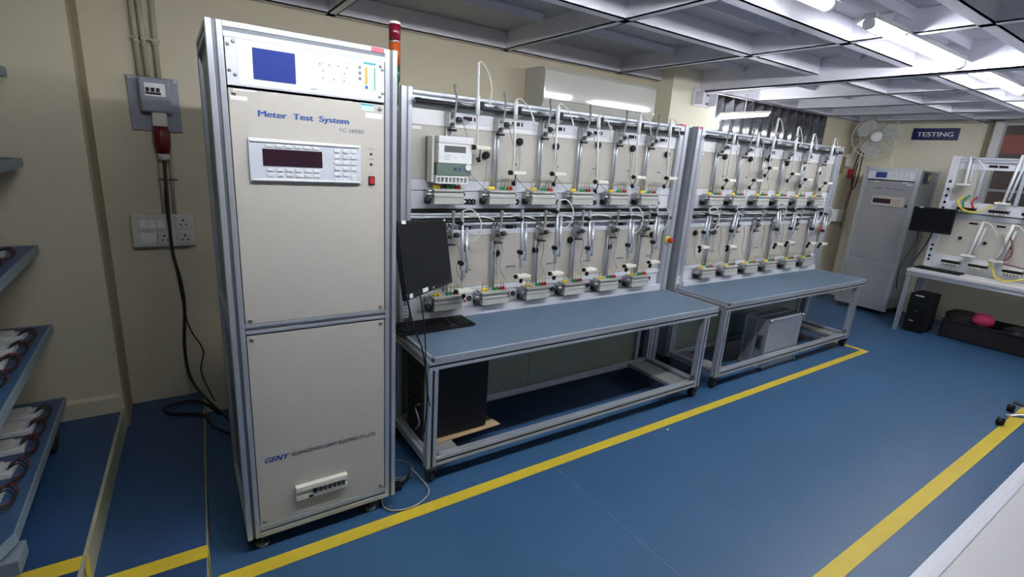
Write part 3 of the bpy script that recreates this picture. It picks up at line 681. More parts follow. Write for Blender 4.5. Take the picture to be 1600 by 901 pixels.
# emergency stops
for (x,z,y,l) in ((3.09,1.060,RY-.03,'red emergency stop on a yellow disc on the near rack post'),(5.41,1.085,RY-.03,'red emergency stop on the far rack post')):
    t = thing('emergency_stop', l, 'emergency stop', (x,y,z))
    MB().lathe([(.030,0),(.030,-.006),(.022,-.010)],(0,0,0),'y',20).build('disc','yellow' if x < 4 else 'pink_red',t)
    MB().lathe([(.012,-.008),(.014,-.022),(.021,-.026),(.021,-.036),(.014,-.042)],(0,0,0),'y',18).build('button','red',t)
# the electricity meter
t = thing('electricity_meter', 'white electricity meter with a grey display hanging in the near rack', 'meter', (1.21,2.44,1.44))
MB().box((1.105,2.425,1.440),(1.118,2.50,1.672)).box((1.105,2.485,1.440),(1.325,2.50,1.672)).build('back_case','offwhite',t,.003)
MB().box((1.128,2.395,1.640),(1.328,2.485,1.675)).build('hood','white',t,.004)
fc = MB().box((1.130,2.400,1.540),(1.324,2.485,1.640)).build('front_cover','white',t,.004)
MB().box((1.162,2.398,1.596),(1.284,2.401,1.628)).build('display','lcd_grey',t)
for k,(a,b,z) in enumerate(((1.165,1.20,1.578),(1.165,1.195,1.568),(1.165,1.195,1.558),(1.215,1.240,1.568),(1.262,1.285,1.576))): box('print_line',(a,2.3985,z),(b,2.4002,z+.003),'line_grey',fc)
MB().box((1.125,2.405,1.478),(1.322,2.485,1.540)).build('terminal_cover','green_pcb',t,.002)
MB().cyl((1.301,2.405,1.524),(1.301,2.392,1.524),.017,20).build('dial','white',t)
for x in (1.232,1.258): MB().cyl((x,2.405,1.514),(x,2.399,1.514),.006,10).build('jumper','text_blue',t)
cm = MB().box((1.125,2.41,1.468),(1.310,2.485,1.478)).box((1.125,2.41,1.436),(1.310,2.485,1.442))
for k in range(9): cm.box((1.125+k*.0222,2.41,1.442),(1.132+k*.0222,2.485,1.468))
cm.build('terminal_comb','white',t,.001)
place(t)

# ------------------------------------------------------------------ monitor, keyboard, computer
def panel_obj(name, TL, TR, BL, th, bez_, mf, ms, parent, extra=None):
    TL, TR, BL = map(Vector,(TL,TR,BL)); u = (TR-TL); wdt = u.length; u.normalize()
    v = (BL-TL); v = v - u*v.dot(u); hgt = v.length; v.normalize(); n = v.cross(u).normalized()
    if n.dot(Vector((0,0,1.6))-TL) < 0: n = -n
    def q(a,b,c): return TL+u*a+v*b+n*c
    def bx(a0,b0,a1,b1,c0,c1,nm,m,par,bev=.0):
        k = MB(); vs = [k.bm.verts.new(q(a,b,c)) for a,b,c in ((a0,b0,c0),(a1,b0,c0),(a1,b1,c0),(a0,b1,c0),(a0,b0,c1),(a1,b0,c1),(a1,b1,c1),(a0,b1,c1))]
        for f in ((0,3,2,1),(4,5,6,7),(0,1,5,4),(1,2,6,5),(2,3,7,6),(3,0,4,7)): k.bm.faces.new([vs[i] for i in f])
        return k.build(nm,m,par,bev)
    c = bx(0,0,wdt,hgt,-th,0,name,mf,parent,.004)
    bx(bez_,bez_,wdt-bez_,hgt-bez_*2.2,-.001,.0008,'screen',ms,parent)
    bx(wdt*.25,hgt*.25,wdt*.75,hgt*.75,-th-.02,-th,'back_bulge',mf,parent,.006)
    return bx, q, wdt, hgt
mo = thing('monitor', 'black monitor mounted on the side of the tall cabinet, above the keyboard', 'monitor', (.93,2.1,1.0))
bx, q, wd, hg = panel_obj('case',(.730,1.916,1.318),(1.131,2.302,1.267),(.720,1.822,1.003),.025,.012,'black','screen',mo)
bx(.035,-.0005,.075,.014,-.001,.0012,'sticker','white',mo); bx(.025,hg-.024,.055,hg-.006,0,.0015,'sticker','white',mo); bx(.165,hg-.026,.225,hg-.008,0,.0015,'sticker','white',mo); bx(.29,hg-.018,.30,hg-.008,0,.0012,'badge','keypad',mo)
bx(wd-.03,.001,wd-.008,.010,-.001,.0012,'sticker','white',mo)
MB().tube([(.718,2.05,1.13),(.80,2.12,1.13),(.86,2.13,1.14)],.014,10).box((.716,2.01,1.08),(.724,2.09,1.18)).build('arm','black',mo)
place(mo)
wire('black cable hanging from the left end of the monitor past the keyboard', [(.742,1.845,1.03),(.800,1.90,.86),(.86,1.93,.72),(.885,1.93,.50),(.88,1.95,.30)], .004,'cable_black')
wire('thin black cable hanging from under the monitor over the bench edge', [(.855,1.965,.985),(.868,1.945,.85),(.872,1.93,.70),(.872,1.92,.58),(.90,1.93,.45)], .0028,'cable_black')
kb = thing('keyboard', 'black computer keyboard lying on the left end of the near bench', 'keyboard', (1.10,2.36,BZ), rz=R(1.5))
MB().prism([(-.225,-.085,.003),(.225,-.085,.003),(.225,.085,.003),(-.225,.085,.003)],(0,0,.012)).build('base','black',kb,.004)
rk = random.Random(1)
for r_ in range(6):
    for c_ in range(15):
        x = -.213+c_*.0205+ (0.004*r_ if c_ < 14 else 0); y = .066-r_*.0255
        if r_ == 5 and 3 < c_ < 9:
            if c_ == 4: MB().box((x,y-.009,.015),(x+.10,y+.009,.020)).build('key','black',kb,.001)
            continue
        if c_ > 11 and r_ in (1,2): pass
        MB().box((x,y-.009,.015),(x+.017,y+.009,.0205)).build('key','black',kb) if (c_+r_*15) % 1 == 0 and (r_*15+c_) < 88 else None
kp2 = MB()
for r_ in range(5):
    for c_ in range(4): kp2.box((.125+c_*.0235,.038-r_*.0255-.009,.015),(.125+c_*.0235+.019,.038-r_*.0255+.009,.0205))
kp2.build('number_pad','black',kb)
pc = thing('computer_tower', 'black computer tower standing on cardboard under the near bench', 'computer', (1.13,2.25,.128))
box('case',(.962,2.13,.134),(1.335,2.325,.575),'black',pc,.004)
fr = box('front_face',(.950,2.13,.134),(.962,2.325,.575),'black_matte',pc,.003)
for k in range(6): box('drive_bay',(.946,2.145,.545-k*.045),(.951,2.31,.555-k*.045),'dark_steel',fr)
MB().tube(bez([(.945,2.16,.34),(.943,2.20,.30),(.944,2.15,.24),(.943,2.19,.18)],5),.006,6).build('front_ornament','steel',fr)
place(pc)
tag(MB().prism([(.93,2.09,.124),(1.42,2.11,.124),(1.38,2.36,.124),(.955,2.36,.124)],(0,0,.005)).build('cardboard_sheet','cardboard'),'flattened brown cardboard sheet under the black computer tower','cardboard')
wire('pale grey cable looped on the floor between the tall cabinet and the bench', [(.735,2.10,.006),(.67,1.93,.006),(.70,1.86,.007),(.80,1.845,.007),(.89,1.90,.006),(.90,1.99,.01),(.86,2.05,.06)], .0035,'conduit')
wire('dark grey cable coil on the floor behind the pale cable loop', [(.74,2.16,.005),(.79,2.06,.005),(.87,2.07,.005),(.90,2.15,.005),(.84,2.23,.005),(.77,2.20,.005),(.78,2.08,.012),(.86,2.05,.014)], .0035,'cable_grey')
t = thing('power_plug', 'black plug lying on the floor beside the bench leg', 'plug', (.76,2.02,.0))
MB().box((.745,1.985,.001),(.790,2.03,.030)).build('plug_body','black',t,.006); MB().tube([(.79,2.01,.015),(.82,2.02,.02),(.85,2.05,.03)],.005,8).build('plug_cord','black',t)
for s in (0,.016): MB().cyl((.745,2.0+s,.018),(.728,2.0+s,.018),.003,8).build('pin','chrome',t)
place(t)

# ------------------------------------------------------------------ silver case and items under the far bench
t = thing('flight_case', 'silver aluminium case standing on the floor under the far bench', 'case', (4.25,2.15,0))
cx0,cx1,cy0,cy1,cz1 = 3.975,4.50,2.045,2.26,.435
box('shell',(cx0+.004,cy0+.004,.004),(cx1-.004,cy1-.004,cz1-.004),'flight',t)
ed = MB()
for y in (cy0,cy1-.018):
    for z in (0,cz1-.018): ed.box((cx0,y,z),(cx1,y+.018,z+.018))
for x in (cx0,cx1-.018):
    for y in (cy0,cy1-.018): ed.box((x,y,0),(x+.018,y+.018,cz1))
    for z in (0,cz1-.018): ed.box((x,cy0,z),(x+.018,cy1,z+.018))
ed.box((cx0,cy0+.10,0),(cx0+.012,cy0+.115,cz1)).box((cx0,cy0+.10,cz1-.01),(cx1,cy0+.115,cz1+.001)).build('edging','alu',t,.002)
hd = box('handle_plate',(cx0-.004,cy0+.035,.16),(cx0+.001,cy0+.085,.29),'steel',t,.001)
MB().tube(bez([(cx0-.004,cy0+.06,.18),(cx0-.022,cy0+.06,.195),(cx0-.022,cy0+.06,.255),(cx0-.004,cy0+.06,.27)],4),.006,8).build('handle','black',hd)
for y in (cy0,cy1):
    for z in (.012,cz1-.012): MB().sphere((cx0+.01,y,z),.016).build('corner_cap','steel',t); MB().sphere((cx1-.01,y,z),.016).build('corner_cap','steel',t)
place(t)
# ------------------------------------------------------------------ air conditioner
t = thing('air_conditioner', 'white wall air conditioner above the near rack', 'air conditioner', (2.73,3.08,1.94))
prof = [(3.2,1.93),(3.02,1.915),(2.975,1.94),(2.958,1.99),(2.958,2.18),(2.975,2.205),(3.2,2.21)]
MB().prism([(2.17,y,z) for y,z in prof],(1.12,0,0)).build('body','ac_white',t,.006)
box('air_slot',(2.26,2.9555,1.992),(3.20,2.9585,1.997),'alu_dark',t); box('louvre',(2.24,2.985,1.912),(3.22,3.10,1.922),'black_matte',t)
place(t)

# ------------------------------------------------------------------ left wall: breaker box, conduits, plug, switchboard
WY = WALL_Y
bk = thing('breaker_box', 'grey breaker box on a lilac plate, the red plug hanging below it', 'breaker box', (-.045,WY,1.73))
MB().prism([(-.152,WY,1.601),(.056,WY,1.601),(.056,WY,1.857),(-.152,WY,1.857)],(0,-.012,0)).build('back_plate','box_lilac',bk,.002)
MB().box((-.105,WY-.075,1.690),(.022,WY-.012,1.852)).build('housing','box_lilac',bk,.010)
bw = box('breaker_window',(-.083,WY-.078,1.765),(.000,WY-.074,1.825),'white',bk,.001)
for k in range(3): MB().box((-.078+k*.021,WY-.086,1.785),(-.064+k*.021,WY-.077,1.803)).build('toggle','black',bw,.001)
box('breaker_band',(-.081,WY-.0795,1.772),(-.018,WY-.0775,1.782),'black',bw)
for x,z in ((-.14,1.845),(.044,1.845),(-.14,1.613),(.044,1.613)): MB().cyl((x,WY-.012,z),(x,WY-.016,z),.006,10).build('screw','steel',bk)
MB().box((-.066,WY-.080,1.625),(-.004,WY-.012,1.690)).build('socket','offwhite',bk,.006)
for x in (-.055,-.012): MB().cyl((x,WY-.06,1.700),(x,WY-.06,1.680),.012,10).build('gland','black',bk)
place(bk)
pgy = WY-.06
pg = thing('industrial_plug', 'red industrial plug hanging under the breaker box with a black cable', 'plug', (-.035,pgy,1.50))
MB().lathe([(.030,1.624),(.036,1.60),(.036,1.54),(.027,1.495)],(-.035,pgy,0),'z',18).build('shroud','plug_red',pg)
MB().lathe([(.026,1.497),(.024,1.470),(.014,1.462)],(-.035,pgy,0),'z',18).build('collar','offwhite',pg)
place(pg)
wire('thick black cable running from the red plug down the wall', [(-.035,pgy,1.468),(-.040,3.12,1.25),(-.042,3.11,1.01),(-.02,3.10,.84),(-.016,3.10,.69),(-.035,3.10,.48),(-.025,3.09,.30),(.03,3.03,.19),(.12,2.92,.10),(.20,2.82,.03)], .0085,'cable_black')
wire('thinner black cable hanging beside the thick one on the wall', [(-.028,3.15,1.46),(-.05,3.15,1.2),(-.02,3.15,.70),(.0,3.15,.55),(.05,3.14,.42),(.03,3.12,.30),(.08,3.0,.16)], .004,'cable_black')
wire('black cable coil lying on the lower step by the wall', [(.10,2.95,.10),(.01,3.04,.155),(-.08,3.09,.150),(-.15,3.06,.148),(-.13,2.98,.148),(-.05,2.93,.15),(.02,2.88,.148),(.06,2.84,.09),(.14,2.82,.03)], .009,'cable_black')
for k,(x0_,x1_,nm) in enumerate(((-.100,-.096,'left of the three cream conduits rising from the breaker box'),(-.072,-.064,'middle of the three cream conduits rising from the breaker box'),(-.018,-.022,'right of the three cream conduits rising from the breaker box'))):
    t = thing('conduit', nm, 'conduit', (x1_,WY-.014,1.857), 'cream conduits above the breaker box')
    MB().cyl((x1_,WY-.014,1.857),(x0_,WY-.014,2.29),.0125,12).build('pipe','conduit',t)
    MB().box((x1_-.02,WY-.029,2.02),(x1_+.02,WY-.001,2.03)).build('saddle_clip','conduit',t)
    if k != 1: MB().cyl((x1_,WY-.014,2.00),(x1_,WY-.014,2.03),.016,12).build('coupling','conduit',t)
    place(t)
for k,(x,nm) in enumerate(((-.052,'left'),(-.005,'right'))):
    t = thing('conduit', '%s of the two thin conduits between breaker box and switchboard' % nm, 'conduit', (x,WY-.008,1.186), 'thin conduits behind the red plug')
    MB().cyl((x-.01,WY-.008,1.186),(x,WY-.008,1.602),.0095,10).build('pipe','conduit',t); MB().box((x-.022,WY-.018,1.36),(x+.018,WY-.001,1.368)).build('saddle_clip','cable_brown',t); place(t)
sb = thing('switchboard', 'white switchboard with three sockets on the wall beside the tall cabinet', 'switchboard', (-.07,WY,1.10))
MB().box((-.206,WY-.040,1.018),(.063,WY,1.186)).build('plate','switch_white',sb,.005)
for x in (-.172,-.135,-.098): MB().box((x,WY-.045,1.112),(x+.034,WY-.039,1.158)).build('rocker_switch','white',sb,.002)
MB().box((-.172,WY-.043,1.040),(-.10,WY-.039,1.090)).build('blank_cover','white',sb,.001)
for (x,z) in ((.018,1.142),(.020,1.062),(-.070,1.062)):
    s = MB().box((x-.035,WY-.043,z-.032),(x+.035,WY-.039,z+.032)).build('socket','switch_white',sb,.002)
    for dx,dz,rr in ((0,.014,.0055),(-.012,-.008,.0045),(.012,-.008,.0045)): MB().cyl((x+dx,WY-.0435,z+dz),(x+dx,WY-.0425,z+dz),rr,10).build('socket_hole','black_matte',s)
place(sb)

# ------------------------------------------------------------------ shelving at the left edge
t = thing('shelving_unit', 'grey shelving unit with blue shelves at the left edge', 'shelving', (-.80,2.3,.247))
for z in (1.80,1.46,1.10,.745,.39):
    sh_ = MB().prism([(-1.1,2.84,z-.006),(-.515,2.84,z-.006),(-.505,1.86,z-.006),(-.53,1.80,z-.006),(-1.1,1.78,z-.006)],(0,0,.006)).build('shelf','shelf_blue',t)
    MB().prism([(-.515,2.845,z-.034),(-.509,2.845,z-.034),(-.499,1.86,z-.034),(-.525,1.795,z-.034),(-1.1,1.774,z-.034),(-1.1,1.780,z-.034),(-.53,1.80,z-.034),(-.505,1.86,z-.034)],(0,0,.036)).box((-1.1,2.838,z-.034),(-.512,2.845,z+.002)).build('shelf_rim','shelf_edge',sh_)
for x,y in ((-.95,2.75),(-.95,1.90)): MB().extr((x,y,.30),(x,y,2.0),.04,.04).build('upright','shelf_edge',t)
box('base_beam',(-1.1,1.80,.285),(-.49,1.90,.335),'shelf_edge',t,.003); box('base_beam',(-1.1,2.72,.285),(-.56,2.80,.335),'shelf_edge',t,.003)
for y,x in ((2.62,-.535),(1.88,-.58),(2.62,-1.0),(1.88,-1.0)):
    c = box('caster',(x-.03,y-.02,.29),(x+.02,y+.03,.37),'dark_steel',t); MB().lathe([(.030,-.014),(.036,-.010),(.036,.010),(.030,.014)],(x,y,.2835),'x',18).build('wheel','rubber',c)
place(t)
# meter cards on the shelves
kk = 0
LOW = ['farthest','second farthest','middle','second nearest','nearest']
for (z,sh_n,ys) in ((1.10,'upper',(2.60,2.42)),(.745,'middle',(2.68,2.53,2.38,2.22)),(.39,'lowest',(2.70,2.57,2.42,2.25,2.08))):
    for i,y in enumerate(ys):
        x = -.615
        lab = '%s white relay module with red and black leads on the %s blue shelf' % ((LOW[i] if len(ys) == 5 else ['farthest','second farthest','third farthest','nearest'][i] if len(ys) == 4 else ['farther','nearer'][i]), sh_n)
        t = thing('relay_module', lab, 'module', (x,y,z), 'white modules on the %s blue shelf' % sh_n, rz=R(-4+3*(i%3)))
        MB().box((-.06,-.045,0),(.045,.045,.020)).build('body','white',t,.003)
        MB().box((-.05,-.035,.020),(.01,.035,.032)).build('cover','offwhite',t,.003)
        MB().box((.015,-.03,.020),(.04,.03,.024)).build('label_plate','keypad',t)
        for s,mm in ((-.02,'cable_black'),(.0,'cable_black'),(.02,'cable_red')):
            MB().tube(bez([(.03,s,.024),(.06,s+.01,.035),(.085,s-.02,.020),(.075,s-.06,.008),(.05,s-.075,.006)],5),.0028,6).build('lead',mm,t)
# ------------------------------------------------------------------ far cabinet
FX = 7.05
fc = thing('test_cabinet', 'far grey test cabinet standing against the far wall beside the back rack', 'cabinet', (7.3,2.585,0))
fy0, fy1 = 2.30, 2.87
for y in (fy0+.02,fy1-.02):
    for x in (FX+.02,7.58): MB().extr((x,y,.06),(x,y,1.757),.04,.04).build('post','alu',fc)
for z in (1.737,.08,.63):
    MB().extr((FX+.02,fy0+.04,z),(FX+.02,fy1-.04,z),.036,.036).build('cross_rail','alu',fc)
box('door_panel',(FX+.003,fy0+.042,.10),(FX+.010,fy1-.042,1.60),'far_grey',fc); box('side_panel',(FX+.04,fy0+.006,.09),(7.56,fy0+.012,1.73),'far_grey',fc); box('side_panel',(FX+.04,fy1-.012,.09),(7.56,fy1-.006,1.73),'far_grey',fc); box('top_panel',(FX+.04,fy0+.04,1.73),(7.56,fy1-.04,1.74),'far_grey',fc)
h = box('display_unit',(FX-.002,fy0+.045,1.615),(FX+.008,fy1-.045,1.715),'strip_white',fc,.001)
box('screen',(FX-.004,2.63,1.635),(FX-.002,2.745,1.70),'lcd_blue',h); 
dd = MB()
for k in range(4):
    for j in range(3): dd.cyl((FX-.002,2.56-k*.05,1.695-j*.022),(FX-.004,2.56-k*.05,1.695-j*.022),.004,8)
dd.build('diagram_dots','text_dark',h); 
for y in (2.395,2.375,2.36): box('sticker',(FX-.0035,y,1.635),(FX-.002,y+.010,1.70),'white',h)
k_ = box('keypad_unit',(FX-.008,2.39,1.31),(FX+.003,2.73,1.425),'panel_grey',fc,.002); box('display',(FX-.010,2.525,1.34),(FX-.008,2.71,1.395),'lcd_dark',k_)
for y in (2.44,2.47,2.50):
    for z in (1.33,1.355,1.38): box('key',(FX-.010,y-.009,z),(FX-.008,y+.009,z+.015),'cardboard',k_)
box('power_switch',(FX-.004,2.355,1.315),(FX+.003,2.375,1.345),'black',fc)
text('title','Meter Test System',2.73,2.42,1.505,.016,FX+.003,'text_dark',fc,bold=.02,face='-x',sp=1.8)
text('model_mark','YC-1893D',2.47,2.40,1.478,.011,FX+.003,'text_grey',fc,face='-x')
text('logo','GENY',2.73,2.67,.655,.016,FX+.003,'text_blue',fc,shear=.3,bold=.02,face='-x'); text('maker_name','GUANGZHOU GENY ELECTRIC CO.,LTD',2.65,2.38,.657,.010,FX+.003,'text_grey',fc,face='-x')
for y,z in ((2.72,1.585),(2.43,1.585),(2.38,1.565)): box('sticker',(FX+.001,y-.03,z),(FX+.0032,y+.03,z+.010),'white',fc)
for x in (FX+.04,7.54):
    for y in (fy0+.05,fy1-.05): MB().lathe([(.025,0),(.025,.01),(.010,.015),(.010,.061)],(x,y,0),'z',14).build('foot','dark_steel',fc)
b_ = box('socket_box',(7.18,fy0-.03,1.60),(7.25,fy0+.006,1.72),'dark_steel',fc,.003); box('yellow_label',(7.195,fy0-.032,1.63),(7.235,fy0-.030,1.69),'yellow',b_)
place(fc)
# TESTING sign
t = thing('testing_sign', 'blue sign with white letters TESTING on the far wall', 'sign', (7.648,2.46,2.18))
box('board',(7.640,2.238,2.108),(7.650,2.690,2.245),'sign_blue',t); text('lettering','TESTING',2.645,2.285,2.150,.050,7.640,'text_white',t,bold=.03,face='-x',depth=.002)
place(t)

# ------------------------------------------------------------------ wall fan
fcn = Vector((7.15,2.88,2.11)); fd = (Vector((0,-.3,1.6))-fcn).normalized()
t = thing('wall_fan', 'white caged wall fan high in the far corner', 'fan', fcn)
rot = fd.to_track_quat('Z','Y')
t.rotation_mode = 'QUATERNION'; t.rotation_quaternion = rot
RF = .245
cg = MB()
for s in (-1,1):
    for k in range(36):
        a = 2*math.pi*k/36
        pts = [(math.cos(a)*r_, math.sin(a)*r_, s*zz) for r_,zz in ((.05,.062),(.12,.058),(.20,.040),(RF,.0))]
        cg.tube(pts,.0017,4,False)
for r_,zz in ((RF,0),(.16,.051),(.16,-.051)): cg.torus((0,0,zz),r_,.006 if zz == 0 else .002,'z',36,6)
cg.build('cage','fan_white',t)
MB().lathe([(.0,.068),(.055,.066),(.062,.058)],(0,0,0),'z',24).build('badge','white',t)
for k in range(3):
    a0 = 2*math.pi*k/3+.5; kx = MB(); top = []; bot = []
    for (r_,da) in ((.05,-.6),(.10,-.78),(.16,-.86),(.215,-.68),(.228,-.2),(.225,.2),(.18,.52),(.10,.55),(.05,.45)):
        a = a0+da; z_ = .02*da/.6
        top.append((math.cos(a)*r_,math.sin(a)*r_,z_))
    kx.prism(top,(0,0,.004)).build('blade','fan_blade',t)
MB().lathe([(.05,-.02),(.05,.02)],(0,0,0),'z',20).build('hub','fan_blade',t)
MB().lathe([(.045,-.14),(.062,-.12),(.065,-.06),(.05,-.045)],(0,0,0),'z',20).build('motor','fan_white',t)
t2 = thing('fan_bracket', 'cream wall bracket of the fan with a hanging pull cord', 'bracket', (7.22,3.2,1.85))
MB().tube(bez([(7.26,2.97,2.13),(7.27,3.06,2.08),(7.26,3.12,1.98),(7.24,3.15,1.86)],5),.018,10).build('arm','fan_white',t2)
MB().box((7.18,3.14,1.74),(7.30,3.20,1.90)).build('base','fan_white',t2,.01); place(t2)
tag(box('wooden_block',(7.13,3.17,1.66),(7.17,3.20,1.86),'wood'),'narrow brown wooden block on the wall beside the fan bracket','wood block')
tag(MB().box((7.18,3.13,1.04),(7.36,3.20,1.20)).build('junction_box','white',None,.006),'white junction box low on the back wall beside the far rack','junction box')
wire('dark cable hanging in a loop below the wall fan', [(7.30,3.12,1.95),(7.42,3.10,1.97),(7.45,3.1,1.80),(7.44,3.1,1.55),(7.36,3.1,1.47),(7.30,3.1,1.60),(7.30,3.1,1.80),(7.36,3.1,1.95)], .008,'cable_black')
wire('dark red cable running down the wall under the fan', [(7.45,3.14,1.80),(7.46,3.15,1.5),(7.44,3.16,1.2),(7.45,3.17,.95)], .008,'cable_red')
tag(MB().box((7.36,3.15,1.60),(7.42,3.20,1.72)).build('red_valve','red',None,.01),'small red box on the wall behind the fan cable','box')

# ------------------------------------------------------------------ third rack and table at right
RX = 7.0
t = thing('worktable', 'white topped table with aluminium legs along the far wall', 'table', (6.8,1.1,0))
box('tabletop',(6.585,-.6,.672),(6.966,2.05,.70),'table_white',t,.002); MB().extr((6.60,-.6,.648),(6.60,2.05,.648),.035,.04).build('front_rail','alu',t,.001); MB().extr((6.944,-.6,.648),(6.944,2.05,.648),.035,.04).build('front_rail','alu',t)
for (x,y) in ((6.605,2.02),(6.944,2.02),(6.605,-.57),(6.944,-.57)): MB().extr((x,y,.0),(x,y,.628),.038,.038).build('leg','alu',t,.001)
place(t)
t = thing('meter_rack', 'third meter rack, seen at the right edge with coloured leads', 'rack', (7.05,1.1,.7))
for y in (2.0,-.5): MB().extr((RX+.03,y,.0),(RX+.03,y,1.905),.06,.07).build('post','white',t,.002)
box('end_plate',(RX-.03,1.965,.70),(RX-.001,2.035,1.89),'strip_white',t)
for z in (1.64,1.56,1.49,1.42,1.36,.95,.90,.83,.79): MB().lathe([(.014,0),(.014,.010),(.008,.016)],(RX-.03,2.0,z),'x',12).build('terminal_knob','black',t).scale = (1,1,1)
MB().extr((RX+.0,-.5,1.872),(RX+.0,1.965,1.872),.04,.05).build('top_rail','alu',t,.001)
box('upper_strip',(RX,-.5,1.775),(RX+.006,1.965,1.845),'strip_white',t); box('middle_strip',(RX,-.5,1.33),(RX+.006,1.965,1.44),'strip_white',t); box('lower_strip',(RX,-.5,.702),(RX+.006,1.965,.86),'strip_white',t); box('dark_gap',(RX-.002,-.5,1.318),(RX+.004,1.965,1.328),'black_matte',t)
box('middle_rail',(RX-.01,-.5,1.27),(RX+.006,1.965,1.315),'alu',t)
box('front_panel',(RX,1.755,1.44),(RX+.005,1.965,1.775),'station_panel',t)
for a_,b_ in ((1.965,1.70),(1.698,1.41),(1.408,1.11),(1.108,.8)): box('front_panel',(RX,b_,.862),(RX+.005,a_,1.268),'station_panel',t)
for y in (1.755,1.44,1.13,.82): MB().extr((RX-.01,y,1.44),(RX-.01,y,1.775),.02,.03,.004,.003).build('upright','alu',t)
for y in (1.70,1.62,1.41,1.11): 
    box('display',(RX-.004,y-.04,1.80),(RX,y+.03,1.825),'lcd_dark',t); 
for y in (1.72,1.50,1.25): box('display',(RX-.004,y-.04,1.215),(RX,y+.03,1.235),'lcd_dark',t)
for y,z in ((1.79,1.06),(1.58,1.04),(1.38,1.03)): MB().lathe([(.016,0),(.016,-.012)],(RX,y,z),'x',14).build('round_sensor','black',t)
place(t)
C3 = ['leftmost','second','third']
for i,(y,z,rw) in enumerate(((1.80,1.37,'upper'),(1.54,1.37,'upper'),(1.29,1.37,'upper'),(1.80,.80,'lower'),(1.57,.80,'lower'),(1.30,.80,'lower'))):
    t = thing('terminal_block', '%s dark terminal block in the %s row of the third rack at right' % (C3[i%3],rw), 'terminal block', (RX,y,z), 'terminal blocks on the third rack')
    MB().box((RX-.07,y-.075,z-.014),(RX,y+.075,z+.014)).build('body','black',t,.002); MB().box((RX-.075,y-.078,z+.014),(RX,y+.078,z+.026)).build('lid','offwhite',t,.002)
    for k in range(5): MB().cyl((RX-.07,y-.05+k*.025,z-.03),(RX-.078,y-.05+k*.025,z-.03),.008,8).build('terminal','chrome',t)
    MB().box((RX-.07,y-.075,z-.040),(RX,y+.075,z-.016)).build('base','offwhite',t,.002)
    place(t)
for i,(y0_,z0_,y1_,z1_,l) in enumerate(((1.86,1.62,1.88,1.90,'leftmost white scanning arm on the third rack at right'),(1.52,1.46,1.49,1.93,'white scanning arm nearest the right edge in the upper row'),(1.66,.90,1.63,1.26,'lower white scanning arm on the third rack'),(1.43,.89,1.40,1.26,'lower white scanning arm beside the brown leads'))):
    t = thing('scanning_arm', l, 'scanning arm', (RX-.07,y0_,z0_), 'scanning arms on the third rack')
    MB().tube([(RX-.08,y0_,z0_),(RX-.05,y1_,z1_)],.013,8).build('rod','white',t); MB().tube([(RX-.08,y0_-.035,z0_+.03),(RX-.05,y1_-.035,z1_-.06)],.011,8).build('rod','keypad',t)
    MB().box((RX-.14,y0_-.06,z0_-.014),(RX-.07,y0_+.055,z0_+.006)).build('head','white',t,.004); MB().tube(bez([(RX-.05,y1_,z1_),(RX-.06,y1_-.06,z1_-.02),(RX-.07,y1_-.12,z1_-.09),(RX-.05,y1_-.14,z1_-.14)],5),.005,6).build('cable','cable_white',t)
    place(t)
wire('yellow lead drooping across the upper row of the third rack', [(RX-.06,1.84,1.50),(RX-.09,1.87,1.44),(RX-.10,1.82,1.37),(RX-.10,1.70,1.345),(RX-.09,1.60,1.42),(RX-.06,1.55,1.47)], .008,'yellow')
wire('green lead curling down to the third rack block', [(RX-.04,1.80,1.51),(RX-.08,1.83,1.46),(RX-.08,1.82,1.39)], .009,'green')
wire('red lead curling down to the third rack block', [(RX-.04,1.74,1.50),(RX-.08,1.76,1.44),(RX-.08,1.73,1.38)], .009,'red')
wire('left one of two brown leads curving down the third rack', [(RX-.03,1.46,1.15),(RX-.08,1.42,1.08),(RX-.10,1.40,.98),(RX-.09,1.45,.88),(RX-.06,1.50,.87)], .009,'cable_grey')
wire('right one of two brown leads curving down the third rack', [(RX-.03,1.42,1.17),(RX-.08,1.36,1.08),(RX-.10,1.34,.96),(RX-.10,1.38,.88),(RX-.08,1.30,.86),(RX-.08,1.20,.85)], .009,'cable_brown')
wire('long yellow lead running low over the white table', [(RX-.06,1.50,.88),(RX-.10,1.44,.80),(RX-.18,1.38,.73),(RX-.20,1.28,.72),(RX-.16,1.18,.76)], .008,'yellow')
# far monitor
mo2 = thing('monitor', 'black monitor standing out in front of the far grey cabinet', 'monitor', (6.8,2.0,1.08))
bx, q, wd, hg = panel_obj('case',(6.80,2.205,1.352),(6.80,1.833,1.358),(6.80,2.20,1.085),.03,.012,'black','screen',mo2)
bx(.05,-.001,.09,.010,-.001,.0015,'sticker','white',mo2)
MB().tube([(6.835,2.02,1.20),(6.93,2.03,1.20),(7.01,2.05,1.20)],.013,8).box((6.835,1.95,1.15),(6.85,2.09,1.27)).build('arm','black',mo2)
place(mo2)
wire('left black cable hanging from the far monitor down to the tower', [(6.84,2.12,1.09),(6.83,2.115,.95),(6.57,2.10,.75),(6.565,2.11,.60),(6.60,2.10,.45)], .007,'cable_black')
wire('right black cable hanging from the far monitor', [(6.84,1.99,1.09),(6.84,2.02,.95),(6.84,2.07,.80),(6.80,2.09,.72)], .007,'cable_black')
t = thing('keyboard', 'black keyboard on the left end of the white table', 'keyboard', (6.78,1.83,.70), rz=R(88))
MB().box((-.20,-.075,.003),(.20,.075,.018)).build('base','black',t,.003)
kx = MB()
for r_ in range(5):
    for c_ in range(18): kx.box((-.19+c_*.0212,-.062+r_*.026,.018),(-.19+c_*.0212+.017,-.062+r_*.026+.02,.023))
kx.build('key_field','black_matte',t)
t = thing('computer_tower', 'black computer tower on the floor under the left end of the white table', 'computer', (6.9,1.88,0))
